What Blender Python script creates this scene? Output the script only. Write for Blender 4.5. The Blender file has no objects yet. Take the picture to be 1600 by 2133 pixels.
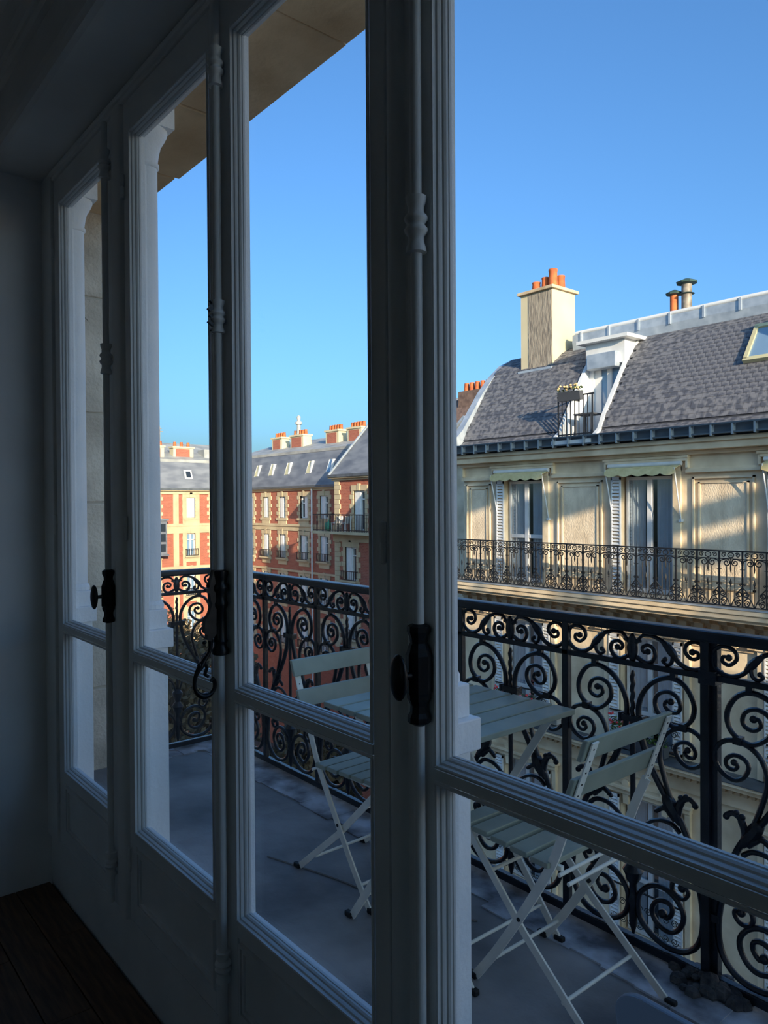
import bpy, math, random
from mathutils import Vector, Matrix
random.seed(7)
PI = math.pi
scene = bpy.context.scene
scene.cycles.max_bounces = 16; scene.cycles.diffuse_bounces = 8; scene.cycles.transparent_max_bounces = 24

# ------------------------------------------------------------------ camera
# X runs along the window wall, Y outwards over the street, Z up; the lens is the origin
F_PX, YAW, PITCH, ROLL = 1560.0, math.atan2(1300, 1560), -15.5/1560, 0.0065
cam_d = bpy.data.cameras.new('camera')
cam = bpy.data.objects.new('camera', cam_d)
scene.collection.objects.link(cam)
th = PI/2 - YAW
fw = Vector((-math.sin(th), math.cos(th), 0)); rt = Vector((math.cos(th), math.sin(th), 0)); up = Vector((0, 0, 1))
f2 = fw*math.cos(PITCH) + up*math.sin(PITCH); u2 = -fw*math.sin(PITCH) + up*math.cos(PITCH)
R_ = rt*math.cos(ROLL) - u2*math.sin(ROLL); U_ = u2*math.cos(ROLL) + rt*math.sin(ROLL)
cam.matrix_world = Matrix(((R_.x, U_.x, -f2.x, 0), (R_.y, U_.y, -f2.y, 0), (R_.z, U_.z, -f2.z, 0), (0, 0, 0, 1)))
cam_d.sensor_fit = 'VERTICAL'; cam_d.sensor_height = 36.0; cam_d.lens = F_PX/2133*36
cam_d.clip_start = 0.05; cam_d.clip_end = 600
scene.camera = cam

# ------------------------------------------------------------------ sky, sun, exposure
SUN_AZ, SUN_EL = math.radians(20), math.radians(14)      # azimuth from +X towards -Y
world = bpy.data.worlds.new('sky'); scene.world = world; world.use_nodes = True
wn = world.node_tree.nodes; wl = world.node_tree.links
bg = wn['Background']
sky = wn.new('ShaderNodeTexSky'); sky.sky_type = 'NISHITA'; sky.sun_disc = False
sky.sun_elevation = SUN_EL; sky.sun_rotation = PI/2 + SUN_AZ
sky.altitude = 60; sky.air_density = 1.0; sky.dust_density = 3.5; sky.ozone_density = 3.0
# the camera's white balance for the sky, channel by channel
sp_ = wn.new('ShaderNodeSeparateColor'); cb_ = wn.new('ShaderNodeCombineColor')
wl.new(sky.outputs['Color'], sp_.inputs[0])
for ch_, pw, k_ in ((0, 1.0, 0.14), (1, 1.0, 0.215), (2, 1.0, 0.275)):
    pn = wn.new('ShaderNodeMath'); pn.operation = 'POWER'; pn.inputs[1].default_value = pw
    mn = wn.new('ShaderNodeMath'); mn.operation = 'MULTIPLY'; mn.inputs[1].default_value = k_
    wl.new(sp_.outputs[ch_], pn.inputs[0]); wl.new(pn.outputs[0], mn.inputs[0]); wl.new(mn.outputs[0], cb_.inputs[ch_])
wl.new(cb_.outputs[0], bg.inputs['Color']); bg.inputs['Strength'].default_value = 1.14
sun_d = bpy.data.lights.new('sun', 'SUN'); sun_d.energy = 8.2; sun_d.angle = math.radians(0.3); sun_d.color = (1.0, 0.82, 0.58)
sun = bpy.data.objects.new('sun', sun_d); scene.collection.objects.link(sun)
sdir = Vector((-math.cos(SUN_EL)*math.cos(SUN_AZ), math.cos(SUN_EL)*math.sin(SUN_AZ), -math.sin(SUN_EL)))
sun.rotation_euler = sdir.to_track_quat('-Z', 'Y').to_euler(); sun.location = (20, -4, 30)
vs = scene.view_settings
vs.view_transform = 'Standard'; vs.look = 'None'; vs.gamma = 1.0; vs.use_curve_mapping = False; vs.exposure = 0.0

# ------------------------------------------------------------------ materials
def lin(c):
    c /= 255.0
    return c/12.92 if c <= 0.04045 else ((c+0.055)/1.055)**2.4
def rgb(r, g, b): return (lin(r), lin(g), lin(b), 1)
MATS = {}
def mat(name, col, rough=0.6, metal=0.0, col2=None, scale=8.0, detail=6, bump=0.0, bscale=60.0, spec=0.5, stretch=(1, 1, 1), lo=0.35, hi=0.65):
    m = bpy.data.materials.new(name); m.use_nodes = True
    nt = m.node_tree; n = nt.nodes; p = n['Principled BSDF']
    p.inputs['Roughness'].default_value = rough; p.inputs['Metallic'].default_value = metal
    p.inputs['Specular IOR Level'].default_value = spec
    tc = n.new('ShaderNodeTexCoord'); mp = n.new('ShaderNodeMapping'); mp.inputs['Scale'].default_value = stretch
    nt.links.new(tc.outputs['Object'], mp.inputs['Vector'])
    nz = n.new('ShaderNodeTexNoise'); nz.inputs['Scale'].default_value = scale; nz.inputs['Detail'].default_value = detail
    nt.links.new(mp.outputs['Vector'], nz.inputs['Vector'])
    rp = n.new('ShaderNodeValToRGB')
    rp.color_ramp.elements[0].position = lo; rp.color_ramp.elements[1].position = hi
    c2 = col2 if col2 else tuple(x*0.88 for x in col[:3]) + (1,)
    rp.color_ramp.elements[0].color = c2; rp.color_ramp.elements[1].color = col
    nt.links.new(nz.outputs['Fac'], rp.inputs['Fac']); nt.links.new(rp.outputs['Color'], p.inputs['Base Color'])
    if bump:
        nb = n.new('ShaderNodeTexNoise'); nb.inputs['Scale'].default_value = bscale; nb.inputs['Detail'].default_value = 4
        nt.links.new(mp.outputs['Vector'], nb.inputs['Vector'])
        b = n.new('ShaderNodeBump'); b.inputs['Strength'].default_value = bump; b.inputs['Distance'].default_value = 0.02
        nt.links.new(nb.outputs['Fac'], b.inputs['Height']); nt.links.new(b.outputs['Normal'], p.inputs['Normal'])
    MATS[name] = m
    return m
mat('trim_paint', rgb(238, 240, 240), 0.45, scale=3, bump=0.05, bscale=90)
mat('column_paint', rgb(250, 250, 250), 0.55, scale=5, bump=0.12, bscale=70, col2=rgb(236, 239, 242))
mat('wall_paint', rgb(240, 241, 241), 0.8, scale=2)
mat('room_dark', rgb(112, 106, 100), 0.9, scale=2)
mat('ceiling_paint', rgb(228, 228, 226), 0.85, scale=2)
mat('floor_wood', rgb(112, 80, 54), 0.5, scale=3, stretch=(2, 22, 22), col2=rgb(74, 50, 33), bump=0.05, bscale=20)
mat('floor_gap', rgb(30, 24, 20), 0.9)
mat('bronze', rgb(26, 26, 30), 0.38, metal=0.3, scale=30, bump=0.05)
mat('rod_paint', rgb(150, 152, 156), 0.45, scale=12)
mat('iron', rgb(25, 31, 43), 0.30, scale=14, bump=0.12, bscale=55, col2=rgb(15, 18, 25))
mat('iron_far', rgb(26, 28, 33), 0.55, scale=9, col2=rgb(16, 17, 21))
mat('lead_floor', rgb(178, 176, 176), 0.6, scale=1.6, detail=9, col2=rgb(100, 99, 101), bump=0.25, bscale=22)
mat('weathered_edge', rgb(208, 214, 224), 0.75, scale=7, detail=10, col2=rgb(100, 102, 108), bump=0.5, bscale=30)
mat('mortar_lump', rgb(92, 92, 92), 0.95, scale=24, col2=rgb(52, 52, 56), bump=0.9, bscale=40)
mat('near_stone', rgb(232, 220, 202), 0.85, scale=5, detail=9, col2=rgb(196, 184, 166), bump=0.5, bscale=45)
mat('soffit_stone', rgb(240, 210, 168), 0.85, scale=2.5, detail=9, col2=rgb(200, 168, 128), bump=0.3, bscale=30)
mat('joint', rgb(206, 198, 184), 0.9, scale=12)
mat('chair_metal', rgb(252, 250, 238), 0.4, scale=20, spec=0.5)
mat('slat_paint', rgb(166, 173, 157), 0.42, scale=10, col2=rgb(150, 157, 142))
mat('rubber', rgb(20, 20, 22), 0.6)
mat('limestone', rgb(238, 219, 188), 0.88, scale=1.6, detail=9, col2=rgb(206, 184, 152), bump=0.25, bscale=14)
mat('limestone_panel', rgb(242, 223, 194), 0.9, scale=3.0, detail=9, col2=rgb(214, 194, 166), bump=0.6, bscale=26, stretch=(1.6, 1, 0.8))
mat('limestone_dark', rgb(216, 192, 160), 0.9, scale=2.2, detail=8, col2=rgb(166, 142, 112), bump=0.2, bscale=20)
mat('chimney_render', rgb(206, 194, 164), 0.9, scale=1.2, col2=rgb(196, 182, 150))
mat('chimney_rough', rgb(168, 156, 140), 0.95, scale=7, stretch=(3, 3, 0.5), col2=rgb(122, 112, 102), bump=0.9, bscale=14)
mat('terracotta', rgb(206, 112, 62), 0.8, scale=5, col2=rgb(164, 82, 48))
mat('slate', rgb(116, 115, 118), 0.55, scale=9, detail=1, col2=rgb(78, 79, 86), bump=0.15, bscale=30, lo=0.4, hi=0.6)
mat('slate_under', rgb(52, 54, 62), 0.8, scale=6)
mat('brown_tile', rgb(128, 104, 92), 0.8, scale=6, col2=rgb(96, 76, 68))
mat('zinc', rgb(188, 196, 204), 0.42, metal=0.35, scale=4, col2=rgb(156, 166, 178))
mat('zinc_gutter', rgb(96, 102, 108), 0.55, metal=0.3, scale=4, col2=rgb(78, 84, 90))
mat('zinc_bracket', rgb(150, 156, 162), 0.55, metal=0.2, scale=4)
mat('white_far', rgb(222, 222, 222), 0.5, scale=5)
mat('curtain', rgb(236, 234, 230), 0.9, scale=6)
mat('room_far', rgb(58, 62, 70), 0.9)
mat('awning_cloth', rgb(226, 210, 160), 0.85, scale=8, col2=rgb(206, 188, 136))
mat('brick_stone', rgb(196, 180, 148), 0.9, scale=1.2, col2=rgb(178, 160, 130))
mat('ash_slate', rgb(122, 126, 134), 0.6, scale=1.5, detail=8, col2=rgb(92, 97, 108), stretch=(0.6, 0.6, 2))
mat('roof_zinc', rgb(176, 176, 172), 0.6, metal=0.1, scale=1.2, col2=rgb(142, 144, 144))
mat('pane_dark', rgb(44, 52, 62), 0.08, spec=0.7, scale=2)
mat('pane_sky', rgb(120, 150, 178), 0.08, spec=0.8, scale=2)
mat('pane_pale', rgb(198, 190, 150), 0.3, scale=2)
mat('leaf_green', rgb(92, 122, 48), 0.7, scale=20, col2=rgb(52, 82, 32))
mat('flower_red', rgb(206, 58, 66), 0.7, scale=20)
mat('flower_pink', rgb(226, 130, 140), 0.7, scale=20)
mat('flower_cream', rgb(236, 214, 160), 0.7, scale=20, col2=rgb(196, 150, 90))
mat('planter_grey', rgb(70, 72, 78), 0.7)
mat('autumn_leaf', rgb(104, 86, 60), 0.9, scale=0.7, col2=rgb(60, 54, 40))
mat('bark', rgb(74, 64, 56), 0.95, scale=9)
mat('asphalt', rgb(78, 78, 80), 0.95, scale=3)
mat('white_render', rgb(240, 238, 232), 0.9, scale=1)
mat('row_stone', rgb(226, 212, 190), 0.9, scale=1)
mat('green_plastic', rgb(70, 160, 130), 0.6)
mat('shell_plastic', rgb(122, 136, 152), 0.35, scale=2)
mat('flue_metal', rgb(150, 140, 128), 0.6, metal=0.2, scale=6, col2=rgb(110, 100, 90))
mat('cap_green', rgb(48, 72, 66), 0.6, scale=8)
mat('crack', rgb(96, 86, 74), 0.95)

def brick_mat(name, a, b, mortar, sc):
    m = bpy.data.materials.new(name); m.use_nodes = True
    nt = m.node_tree; n = nt.nodes; p = n['Principled BSDF']; p.inputs['Roughness'].default_value = 0.9
    tc = n.new('ShaderNodeTexCoord'); sp = n.new('ShaderNodeSeparateXYZ'); cb = n.new('ShaderNodeCombineXYZ'); ad = n.new('ShaderNodeMath')
    nt.links.new(tc.outputs['Object'], sp.inputs[0]); nt.links.new(sp.outputs['X'], ad.inputs[0]); nt.links.new(sp.outputs['Y'], ad.inputs[1])
    nt.links.new(ad.outputs[0], cb.inputs['X']); nt.links.new(sp.outputs['Z'], cb.inputs['Y'])
    bt = n.new('ShaderNodeTexBrick'); bt.inputs['Scale'].default_value = sc
    bt.inputs['Color1'].default_value = a; bt.inputs['Color2'].default_value = b; bt.inputs['Mortar'].default_value = mortar
    bt.inputs['Mortar Size'].default_value = 0.012; bt.inputs['Brick Width'].default_value = 0.46; bt.inputs['Row Height'].default_value = 0.17
    nt.links.new(cb.outputs[0], bt.inputs['Vector']); nt.links.new(bt.outputs['Color'], p.inputs['Base Color'])
    MATS[name] = m
brick_mat('brick', rgb(166, 94, 74), rgb(148, 80, 64), rgb(172, 128, 106), 2.0)

def glass_mat(name, tint, refl):
    m = bpy.data.materials.new(name); m.use_nodes = True
    nt = m.node_tree; n = nt.nodes; n.remove(n['Principled BSDF']); out = n['Material Output']
    tr = n.new('ShaderNodeBsdfTransparent'); tr.inputs['Color'].default_value = tint
    gl = n.new('ShaderNodeBsdfGlossy'); gl.inputs['Roughness'].default_value = 0.0; gl.inputs['Color'].default_value = (1, 1, 1, 1)
    lw = n.new('ShaderNodeLayerWeight'); lw.inputs['Blend'].default_value = 0.5
    pw = n.new('ShaderNodeMath'); pw.operation = 'POWER'; pw.inputs[1].default_value = 5.0
    ma = n.new('ShaderNodeMath'); ma.operation = 'MULTIPLY_ADD'; ma.inputs[1].default_value = 0.5; ma.inputs[2].default_value = refl
    nt.links.new(lw.outputs['Facing'], pw.inputs[0]); nt.links.new(pw.outputs[0], ma.inputs[0])
    mx = n.new('ShaderNodeMixShader')
    nt.links.new(ma.outputs[0], mx.inputs[0]); nt.links.new(tr.outputs[0], mx.inputs[1]); nt.links.new(gl.outputs[0], mx.inputs[2])
    nt.links.new(mx.outputs[0], out.inputs['Surface'])
    MATS[name] = m
glass_mat('window_glass', (0.985, 0.99, 0.99, 1), 0.012)
glass_mat('far_glass', (0.84, 0.88, 0.92, 1), 0.14)

# ------------------------------------------------------------------ mesh helpers
class MB:
    def __init__(s): s.v = []; s.f = []
    def box(s, x0, x1, y0, y1, z0, z1):
        b = len(s.v)
        s.v += [(x0, y0, z0), (x1, y0, z0), (x1, y1, z0), (x0, y1, z0), (x0, y0, z1), (x1, y0, z1), (x1, y1, z1), (x0, y1, z1)]
        s.f += [(b, b+3, b+2, b+1), (b+4, b+5, b+6, b+7), (b, b+1, b+5, b+4), (b+1, b+2, b+6, b+5), (b+2, b+3, b+7, b+6), (b+3, b, b+4, b+7)]
        return s
    def tube(s, pts, r, n=8, flat=1.0, cap=True):
        pts = [Vector(p) for p in pts]; N = len(pts)
        rr = r if isinstance(r, (list, tuple)) else [r]*N
        t0 = (pts[1]-pts[0]).normalized()
        ref = Vector((0, 0, 1)) if abs(t0.z) < 0.9 else Vector((1, 0, 0))
        nrm = t0.cross(ref).normalized(); b0 = len(s.v)
        for i in range(N):
            t = (pts[min(i+1, N-1)] - pts[max(i-1, 0)])
            if t.length < 1e-9: t = t0
            t = t.normalized()
            nrm = (nrm - t*nrm.dot(t))
            if nrm.length < 1e-6: nrm = t.orthogonal()
            nrm = nrm.normalized(); bi = t.cross(nrm)
            for k in range(n):
                a = 2*PI*k/n
                s.v.append(tuple(pts[i] + nrm*(math.cos(a)*rr[i]*flat) + bi*(math.sin(a)*rr[i])))
        for i in range(N-1):
            for k in range(n):
                a = b0+i*n+k; c = b0+i*n+(k+1) % n
                s.f.append((a, c, c+n, a+n))
        if cap:
            s.f.append(tuple(b0+k for k in reversed(range(n)))); s.f.append(tuple(b0+(N-1)*n+k for k in range(n)))
        return s
    def ribbon(s, pts, w, t, wdir):                     # flat bar: width w along wdir, thickness t across
        pts = [Vector(p) for p in pts]; N = len(pts); wd = Vector(wdir).normalized(); b0 = len(s.v)
        for i in range(N):
            tg = (pts[min(i+1, N-1)] - pts[max(i-1, 0)]).normalized(); nn = tg.cross(wd).normalized()
            ww = w[i] if isinstance(w, (list, tuple)) else w
            for a, b in ((-1, -1), (1, -1), (1, 1), (-1, 1)):
                s.v.append(tuple(pts[i] + wd*(a*ww/2) + nn*(b*t/2)))
        for i in range(N-1):
            for k in range(4):
                a = b0+i*4+k; c = b0+i*4+(k+1) % 4
                s.f.append((a, c, c+4, a+4))
        s.f.append((b0+3, b0+2, b0+1, b0)); e = b0+(N-1)*4; s.f.append((e, e+1, e+2, e+3))
        return s
    def lathe(s, prof, o=(0, 0, 0), n=16, axis='z'):
        b0 = len(s.v)
        for r, h in prof:
            for k in range(n):
                a = 2*PI*k/n; c, d = r*math.cos(a), r*math.sin(a)
                s.v.append((o[0]+c, o[1]+d, o[2]+h) if axis == 'z' else ((o[0]+c, o[1]+h, o[2]+d) if axis == 'y' else (o[0]+h, o[1]+c, o[2]+d)))
        for i in range(len(prof)-1):
            for k in range(n):
                a = b0+i*n+k; c = b0+i*n+(k+1) % n
                s.f.append((a, c, c+n, a+n))
        s.f.append(tuple(b0+k for k in reversed(range(n)))); s.f.append(tuple(b0+(len(prof)-1)*n+k for k in range(n)))
        return s
    def ell(s, c, r, n=10, m=6):
        b0 = len(s.v)
        for i in range(m+1):
            p = -PI/2 + PI*i/m
            for k in range(n):
                a = 2*PI*k/n
                s.v.append((c[0]+r[0]*math.cos(p)*math.cos(a), c[1]+r[1]*math.cos(p)*math.sin(a), c[2]+r[2]*math.sin(p)))
        for i in range(m):
            for k in range(n):
                a = b0+i*n+k; d = b0+i*n+(k+1) % n
                s.f.append((a, d, d+n, a+n))
        return s
    def prism(s, poly, fn, d0, d1):                     # poly in (u,w), fn(u,w,d)->xyz
        b = len(s.v); N = len(poly)
        s.v += [tuple(fn(u, w, d0)) for u, w in poly] + [tuple(fn(u, w, d1)) for u, w in poly]
        s.f.append(tuple(b+i for i in reversed(range(N)))); s.f.append(tuple(b+N+i for i in range(N)))
        for i in range(N):
            j = (i+1) % N; s.f.append((b+i, b+j, b+N+j, b+N+i))
        return s
    def quad(s, a, b, c, d):
        i = len(s.v); s.v += [tuple(a), tuple(b), tuple(c), tuple(d)]; s.f.append((i, i+1, i+2, i+3)); return s
    def mesh(s, name, smooth=False):
        me = bpy.data.meshes.new(name); me.from_pydata(s.v, [], s.f); me.update()
        import bmesh
        bm = bmesh.new(); bm.from_mesh(me); bmesh.ops.recalc_face_normals(bm, faces=bm.faces); bm.to_mesh(me); bm.free()
        if smooth:
            me.polygons.foreach_set('use_smooth', [True]*len(me.polygons)); 
            try: me.set_sharp_from_angle(angle=math.radians(50))
            except Exception: pass
        return me

col = scene.collection
def link(o, parent=None):
    col.objects.link(o)
    if parent is not None:
        o.parent = parent; o.matrix_parent_inverse = Matrix.Identity(4)
    return o
BASE = {}                                               # world position of a thing's root
def root(name, loc, label, cat, group=None, kind=None, rz=0):
    o = bpy.data.objects.new(name, None); o.empty_display_size = 0.1
    o.location = loc; o.rotation_euler = (0, 0, rz); link(o)
    o['label'] = label; o['category'] = cat
    if group: o['group'] = group
    if kind: o['kind'] = kind
    BASE[o.name] = Vector(loc)
    return o
def part(name, mb, m, parent, smooth=False, bevel=0, world=True, kind=None, label=None):
    me = mb if isinstance(mb, bpy.types.Mesh) else mb.mesh(name, smooth)
    if not me.materials: me.materials.append(MATS[m])
    o = bpy.data.objects.new(name, me); link(o, parent)
    if world:                                           # vertices are in world metres: undo the root's offset
        r = parent
        while r.parent: r = r.parent
        if parent.parent is None: o.location = -BASE[r.name]
    if bevel:
        b = o.modifiers.new('bevel', 'BEVEL'); b.width = bevel; b.segments = 2; b.limit_method = 'ANGLE'
    if kind: o['kind'] = kind
    if label: o['label'] = label
    return o
def single(name, mb, m, label, cat, kind=None, smooth=False, bevel=0, group=None):
    me = mb.mesh(name, smooth); me.materials.append(MATS[m])
    o = bpy.data.objects.new(name, me); link(o)
    o['label'] = label; o['category'] = cat
    if kind: o['kind'] = kind
    if group: o['group'] = group
    if bevel:
        b = o.modifiers.new('bevel', 'BEVEL'); b.width = bevel; b.segments = 2; b.limit_method = 'ANGLE'
    BASE[o.name] = Vector((0, 0, 0))
    return o
def B(*a): return MB().box(*a)
def spline(pts, k=4):
    P = [Vector(p) for p in pts]; out = []
    for i in range(len(P)-1):
        p0 = P[max(i-1, 0)]; p1 = P[i]; p2 = P[i+1]; p3 = P[min(i+2, len(P)-1)]
        for j in range(k):
            t = j/k
            out.append(0.5*((2*p1) + (p2-p0)*t + (2*p0-5*p1+4*p2-p3)*t*t + (3*p1-p0-3*p2+p3)*t**3))
    out.append(P[-1]); return out

# ================================================================== ROOM SHELL
ZF, ZC, ZS = -1.57, 1.72, 1.345           # floor, ceiling, window-recess head
YF, YG = 0.922, 0.950                     # room face of the sashes, glass
XW = -3.30                                # left wall
o = single('floor', B(XW-0.2, 3.2, -5.2, 0.94, ZF-0.2, ZF-0.012), 'floor_gap', 'dark wooden plank floor inside the room', 'floor', 'structure')
pm = {}
yrow = 0.915
for r in range(14):
    w = 0.135; x = XW - 0.9 + (r*0.47) % 0.9
    while x < 0.4:
        L = 1.35; x0 = max(x, XW); x1 = min(x+L, 0.4)
        if x1-x0 > 0.08:
            key = round(x1-x0, 3)
            if key not in pm: pm[key] = B(0, key-0.004, -w+0.004, 0, -0.014, 0).mesh('plank'); pm[key].materials.append(MATS['floor_wood'])
            p = bpy.data.objects.new('plank', pm[key]); link(p, o); p.location = (x0, yrow - r*w, ZF + 0.0006*((r*7+int(x*10)) % 3))
        x += L
single('wall_left', B(XW-0.25, XW, -5.2, 0.96, ZF-0.1, ZC+0.1), 'wall_paint', 'pale painted wall at the left end of the windows', 'wall', 'structure')
single('wall_right', B(3.2, 3.4, -5.2, 1.2, ZF-0.1, ZC+0.1), 'wall_paint', 'room wall far to the right', 'wall', 'structure')
wb = MB().box(XW-0.25, 0.9, -5.4, -5.2, ZF-0.1, ZC+0.1).box(2.6, 3.4, -5.4, -5.2, ZF-0.1, ZC+0.1).box(0.9, 2.6, -5.4, -5.2, ZF-0.1, -0.4).box(0.9, 2.6, -5.4, -5.2, 0.75, ZC+0.1)  # opening added in the unseen back wall to brighten the room
for x in (0.9, 1.7, 2.5): wb.box(x, x+0.1, -5.58, -5.24, -0.4, 0.75)
single('wall_back', wb, 'wall_paint', 'room wall behind the viewer, with openings added to let light in', 'wall', 'structure')
single('ceiling', B(XW-0.25, 3.4, -5.4, 0.70, ZC, ZC+0.15), 'ceiling_paint', 'plain white ceiling above the room', 'ceiling', 'structure')
# the deep beam over the windows (recess head) with a rounded lower edge
hd = MB(); prof = [(1.45, ZC+0.1), (0.69, ZC+0.1), (0.69, ZS+0.045), (0.694, ZS+0.022), (0.705, ZS+0.006), (0.722, ZS), (1.0, ZS), (1.0, 1.585), (1.45, 1.585)]
hd.prism(prof, lambda u, w, d: (d, u, w), XW-0.6, 3.4)
single('wall_header', hd, 'ceiling_paint', 'smooth white beam above the tall windows', 'wall', 'structure')
# ceiling cornice: stepped moulding
for i, (y0, y1, z0, z1) in enumerate(((0.62, 0.70, 1.62, ZC), (0.60, 0.70, 1.655, 1.672), (0.56, 0.63, 1.672, ZC), (0.53, 0.57, 1.695, ZC))):
    pass
cn = MB(); cp = [(0.695, 1.505), (0.672, 1.508), (0.664, 1.522), (0.664, 1.540), (0.655, 1.546), (0.645, 1.58), (0.628, 1.62), (0.600, 1.648), (0.600, 1.664), (0.588, 1.668), (0.588, 1.686), (0.545, 1.700), (0.545, ZC+0.002), (0.695, ZC+0.002)]
cn.prism(cp, lambda u, w, d: (d, u, w), XW-0.01, 3.2)
single('trim_1', cn, 'ceiling_paint', 'moulded white cornice where the beam meets the ceiling', 'cornice', 'structure')
# apron under the sashes and the wall right of them
single('baseboard_window', B(XW, 3.2, 0.925, 1.1, ZF-0.05, -1.362), 'trim_paint', 'plain painted board under the tall windows', 'baseboard', 'structure')
single('wall_window', B(-0.24, 3.3, 0.90, 1.05, -1.362, ZS+0.01), 'wall_paint', 'wall to the right of the last window', 'wall', 'structure')

# ------------------------------------------------------------------ fixed frame with mullions
fr = root('trim_2', (-1.75, 0.95, -1.36), 'white painted timber window frame with rounded mullions', 'window frame', kind='structure')
def mullion(x0, x1):
    m = MB(); w = x1-x0; xs = [(x0, 0.985), (x0, YF+0.004), (x0+0.008, YF+0.004)]
    for k in range(9):
        a = PI*k/8; xs.append((x0+w/2-(w/2-0.012)*math.cos(a), YF-0.003-0.012*math.sin(a)))
    xs += [(x1-0.008, YF+0.004), (x1, YF+0.004), (x1, 0.985)]
    m.prism(xs, lambda u, w_, d: (u, w_, d), -1.362, 1.31); return m
part('jamb', B(XW-0.002, -3.173, YF-0.012, 0.99, -1.362, ZS), 'trim_paint', fr, bevel=0.004)
part('mullion', mullion(-2.523, -2.420), 'trim_paint', fr, smooth=True)
part('mullion', mullion(-1.094, -1.036), 'trim_paint', fr, smooth=True)
part('jamb', B(-0.325, -0.238, YF-0.012, 0.99, -1.362, ZS), 'trim_paint', fr, bevel=0.004)
part('head', MB().box(-3.173, -0.325, YF-0.008, 0.99, 1.309, ZS+0.002).box(-3.173, -0.325, YF-0.018, YF, 1.322, 1.338), 'trim_paint', fr, bevel=0.003)

# ------------------------------------------------------------------ sashes
BEAD = [(0.0, 0.0), (0.0, -0.004), (0.003, -0.0055), (0.006, -0.004), (0.007, 0.003), (0.0105, 0.0045), (0.012, 0.0085), (0.0125, 0.0125), (0.0155, 0.014), (0.018, 0.018), (0.0185, 0.0225), (0.020, 0.0235), (0.0205, 0.029)]
def bead(x0, x1, z0, z1):
    m = MB(); n = len(BEAD)
    for w, d in BEAD:
        m.v += [(x0+w, YF+d, z0+w), (x1-w, YF+d, z0+w), (x1-w, YF+d, z1-w), (x0+w, YF+d, z1-w)]
    for i in range(n-1):
        for k in range(4):
            a = i*4+k; c = i*4+(k+1) % 4; m.f.append((a, c, c+4, a+4))
    return m
ZT0, ZT1 = -1.058, 1.203                  # sash opening bottom / top (bead outer edge)
ZB0, ZB1 = -0.494, -0.470                 # glazing bar faces
def sash(n, x0, xa, xb, x1, label):
    w = root('window_%d' % n, ((x0+x1)/2, YG, -1.357), label, 'window', kind='structure')
    g = 0.0015
    part('stile', B(x0+g, xa, YF, YF+0.045, -1.355, 1.306), 'trim_paint', w, bevel=0.002)
    part('stile', B(xb, x1-g, YF, YF+0.045, -1.355, 1.306), 'trim_paint', w, bevel=0.002)
    part('top_rail', B(xa, xb, YF, YF+0.045, ZT1, 1.306), 'trim_paint', w)
    lp = part('bottom_panel', MB().box(xa, xb, YF, YF+0.045, -1.10, ZT0).box(xa, xb, YF+0.006, YF+0.04, -1.31, -1.10).box(xa, xb, YF, YF+0.045, -1.355, -1.30), 'trim_paint', w)
    pf = MB()
    for a in (0, 1):
        d = 0.012*a
        for q in ((xa+0.01+d, xb-0.01-d, -1.11-d-0.008, -1.11-d), (xa+0.01+d, xb-0.01-d, -1.295+d, -1.287+d), (xa+0.01+d, xa+0.018+d, -1.287+d, -1.118-d), (xb-0.018-d, xb-0.01-d, -1.287+d, -1.118-d)):
            pf.box(q[0], q[1], YF-0.004+0.003*a, YF+0.01, q[2], q[3])
    part('moulding', pf, 'trim_paint', lp)
    part('glazing_bar', MB().prism([(YF-0.003, ZB0+0.002), (YF-0.003, ZB1-0.002), (YF+0.04, ZB1), (YF+0.04, ZB0)], lambda u, z, d: (d, u, z), xa, xb), 'trim_paint', w)
    part('bead', bead(xa, xb, ZB1, ZT1), 'trim_paint', w)
    part('bead', bead(xa, xb, ZT0, ZB0), 'trim_paint', w)
    part('pane', B(xa+0.012, xb-0.012, YG, YG+0.004, ZB1+0.008, ZT1-0.012), 'window_glass', w)
    part('pane', B(xa+0.012, xb-0.012, YG, YG+0.004, ZT0+0.012, ZB0-0.008), 'window_glass', w)
    ex = MB()                              # outside glazing putty rim, also behind the bar
    for q in ((xa-0.01, xa+0.012, ZT0-0.01, ZT1+0.01), (xb-0.012, xb+0.01, ZT0-0.01, ZT1+0.01)): ex.box(q[0], q[1], YG+0.004, YG+0.018, q[2], q[3])
    for q in ((ZT0-0.01, ZT0+0.012), (ZB0-0.008, ZB1+0.008), (ZT1-0.012, ZT1+0.01)): ex.box(xa+0.012, xb-0.012, YG+0.004, YG+0.018, q[0], q[1])
    part('outer_rim', ex, 'column_paint', w)
    return w
W1 = sash(1, -3.172, -3.100, -2.589, -2.524, 'narrow window nearest the left wall, with an oval-knob bolt')
W2 = sash(2, -2.419, -2.370, -1.819, -1.776, 'second window from the left wall, without a bolt of its own')
W3 = sash(3, -1.774, -1.700, -1.143, -1.096, 'middle window carrying the bolt with a looped drop handle')
W4 = sash(4, -1.035, -0.967, -0.377, -0.327, 'nearest and widest window, showing the stone building and two flues')
part('cover_strip', MB().prism([(-1.792, YF), (-1.792, YF-0.006), (-1.786, YF-0.012), (-1.760, YF-0.012), (-1.754, YF-0.006), (-1.754, YF)], lambda u, w_, d: (u, w_, d), -1.345, 1.30), 'trim_paint', W3)

def hinge(w, x, z0, z1):
    part('hinge', MB().lathe([(0.001, z0), (0.0065, z0+0.004), (0.0065, (z0+z1)/2-0.002), (0.005, (z0+z1)/2), (0.0065, (z0+z1)/2+0.002), (0.0065, z1-0.004), (0.001, z1)], (x, YF-0.006, 0), 10), 'trim_paint', w, smooth=True)
for z in (0.996, -0.115, -1.20):
    hinge(W1, -3.171, z, z+0.085); hinge(W2, -2.416, z, z+0.085); hinge(W3, -1.103, z, z+0.085)

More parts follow.
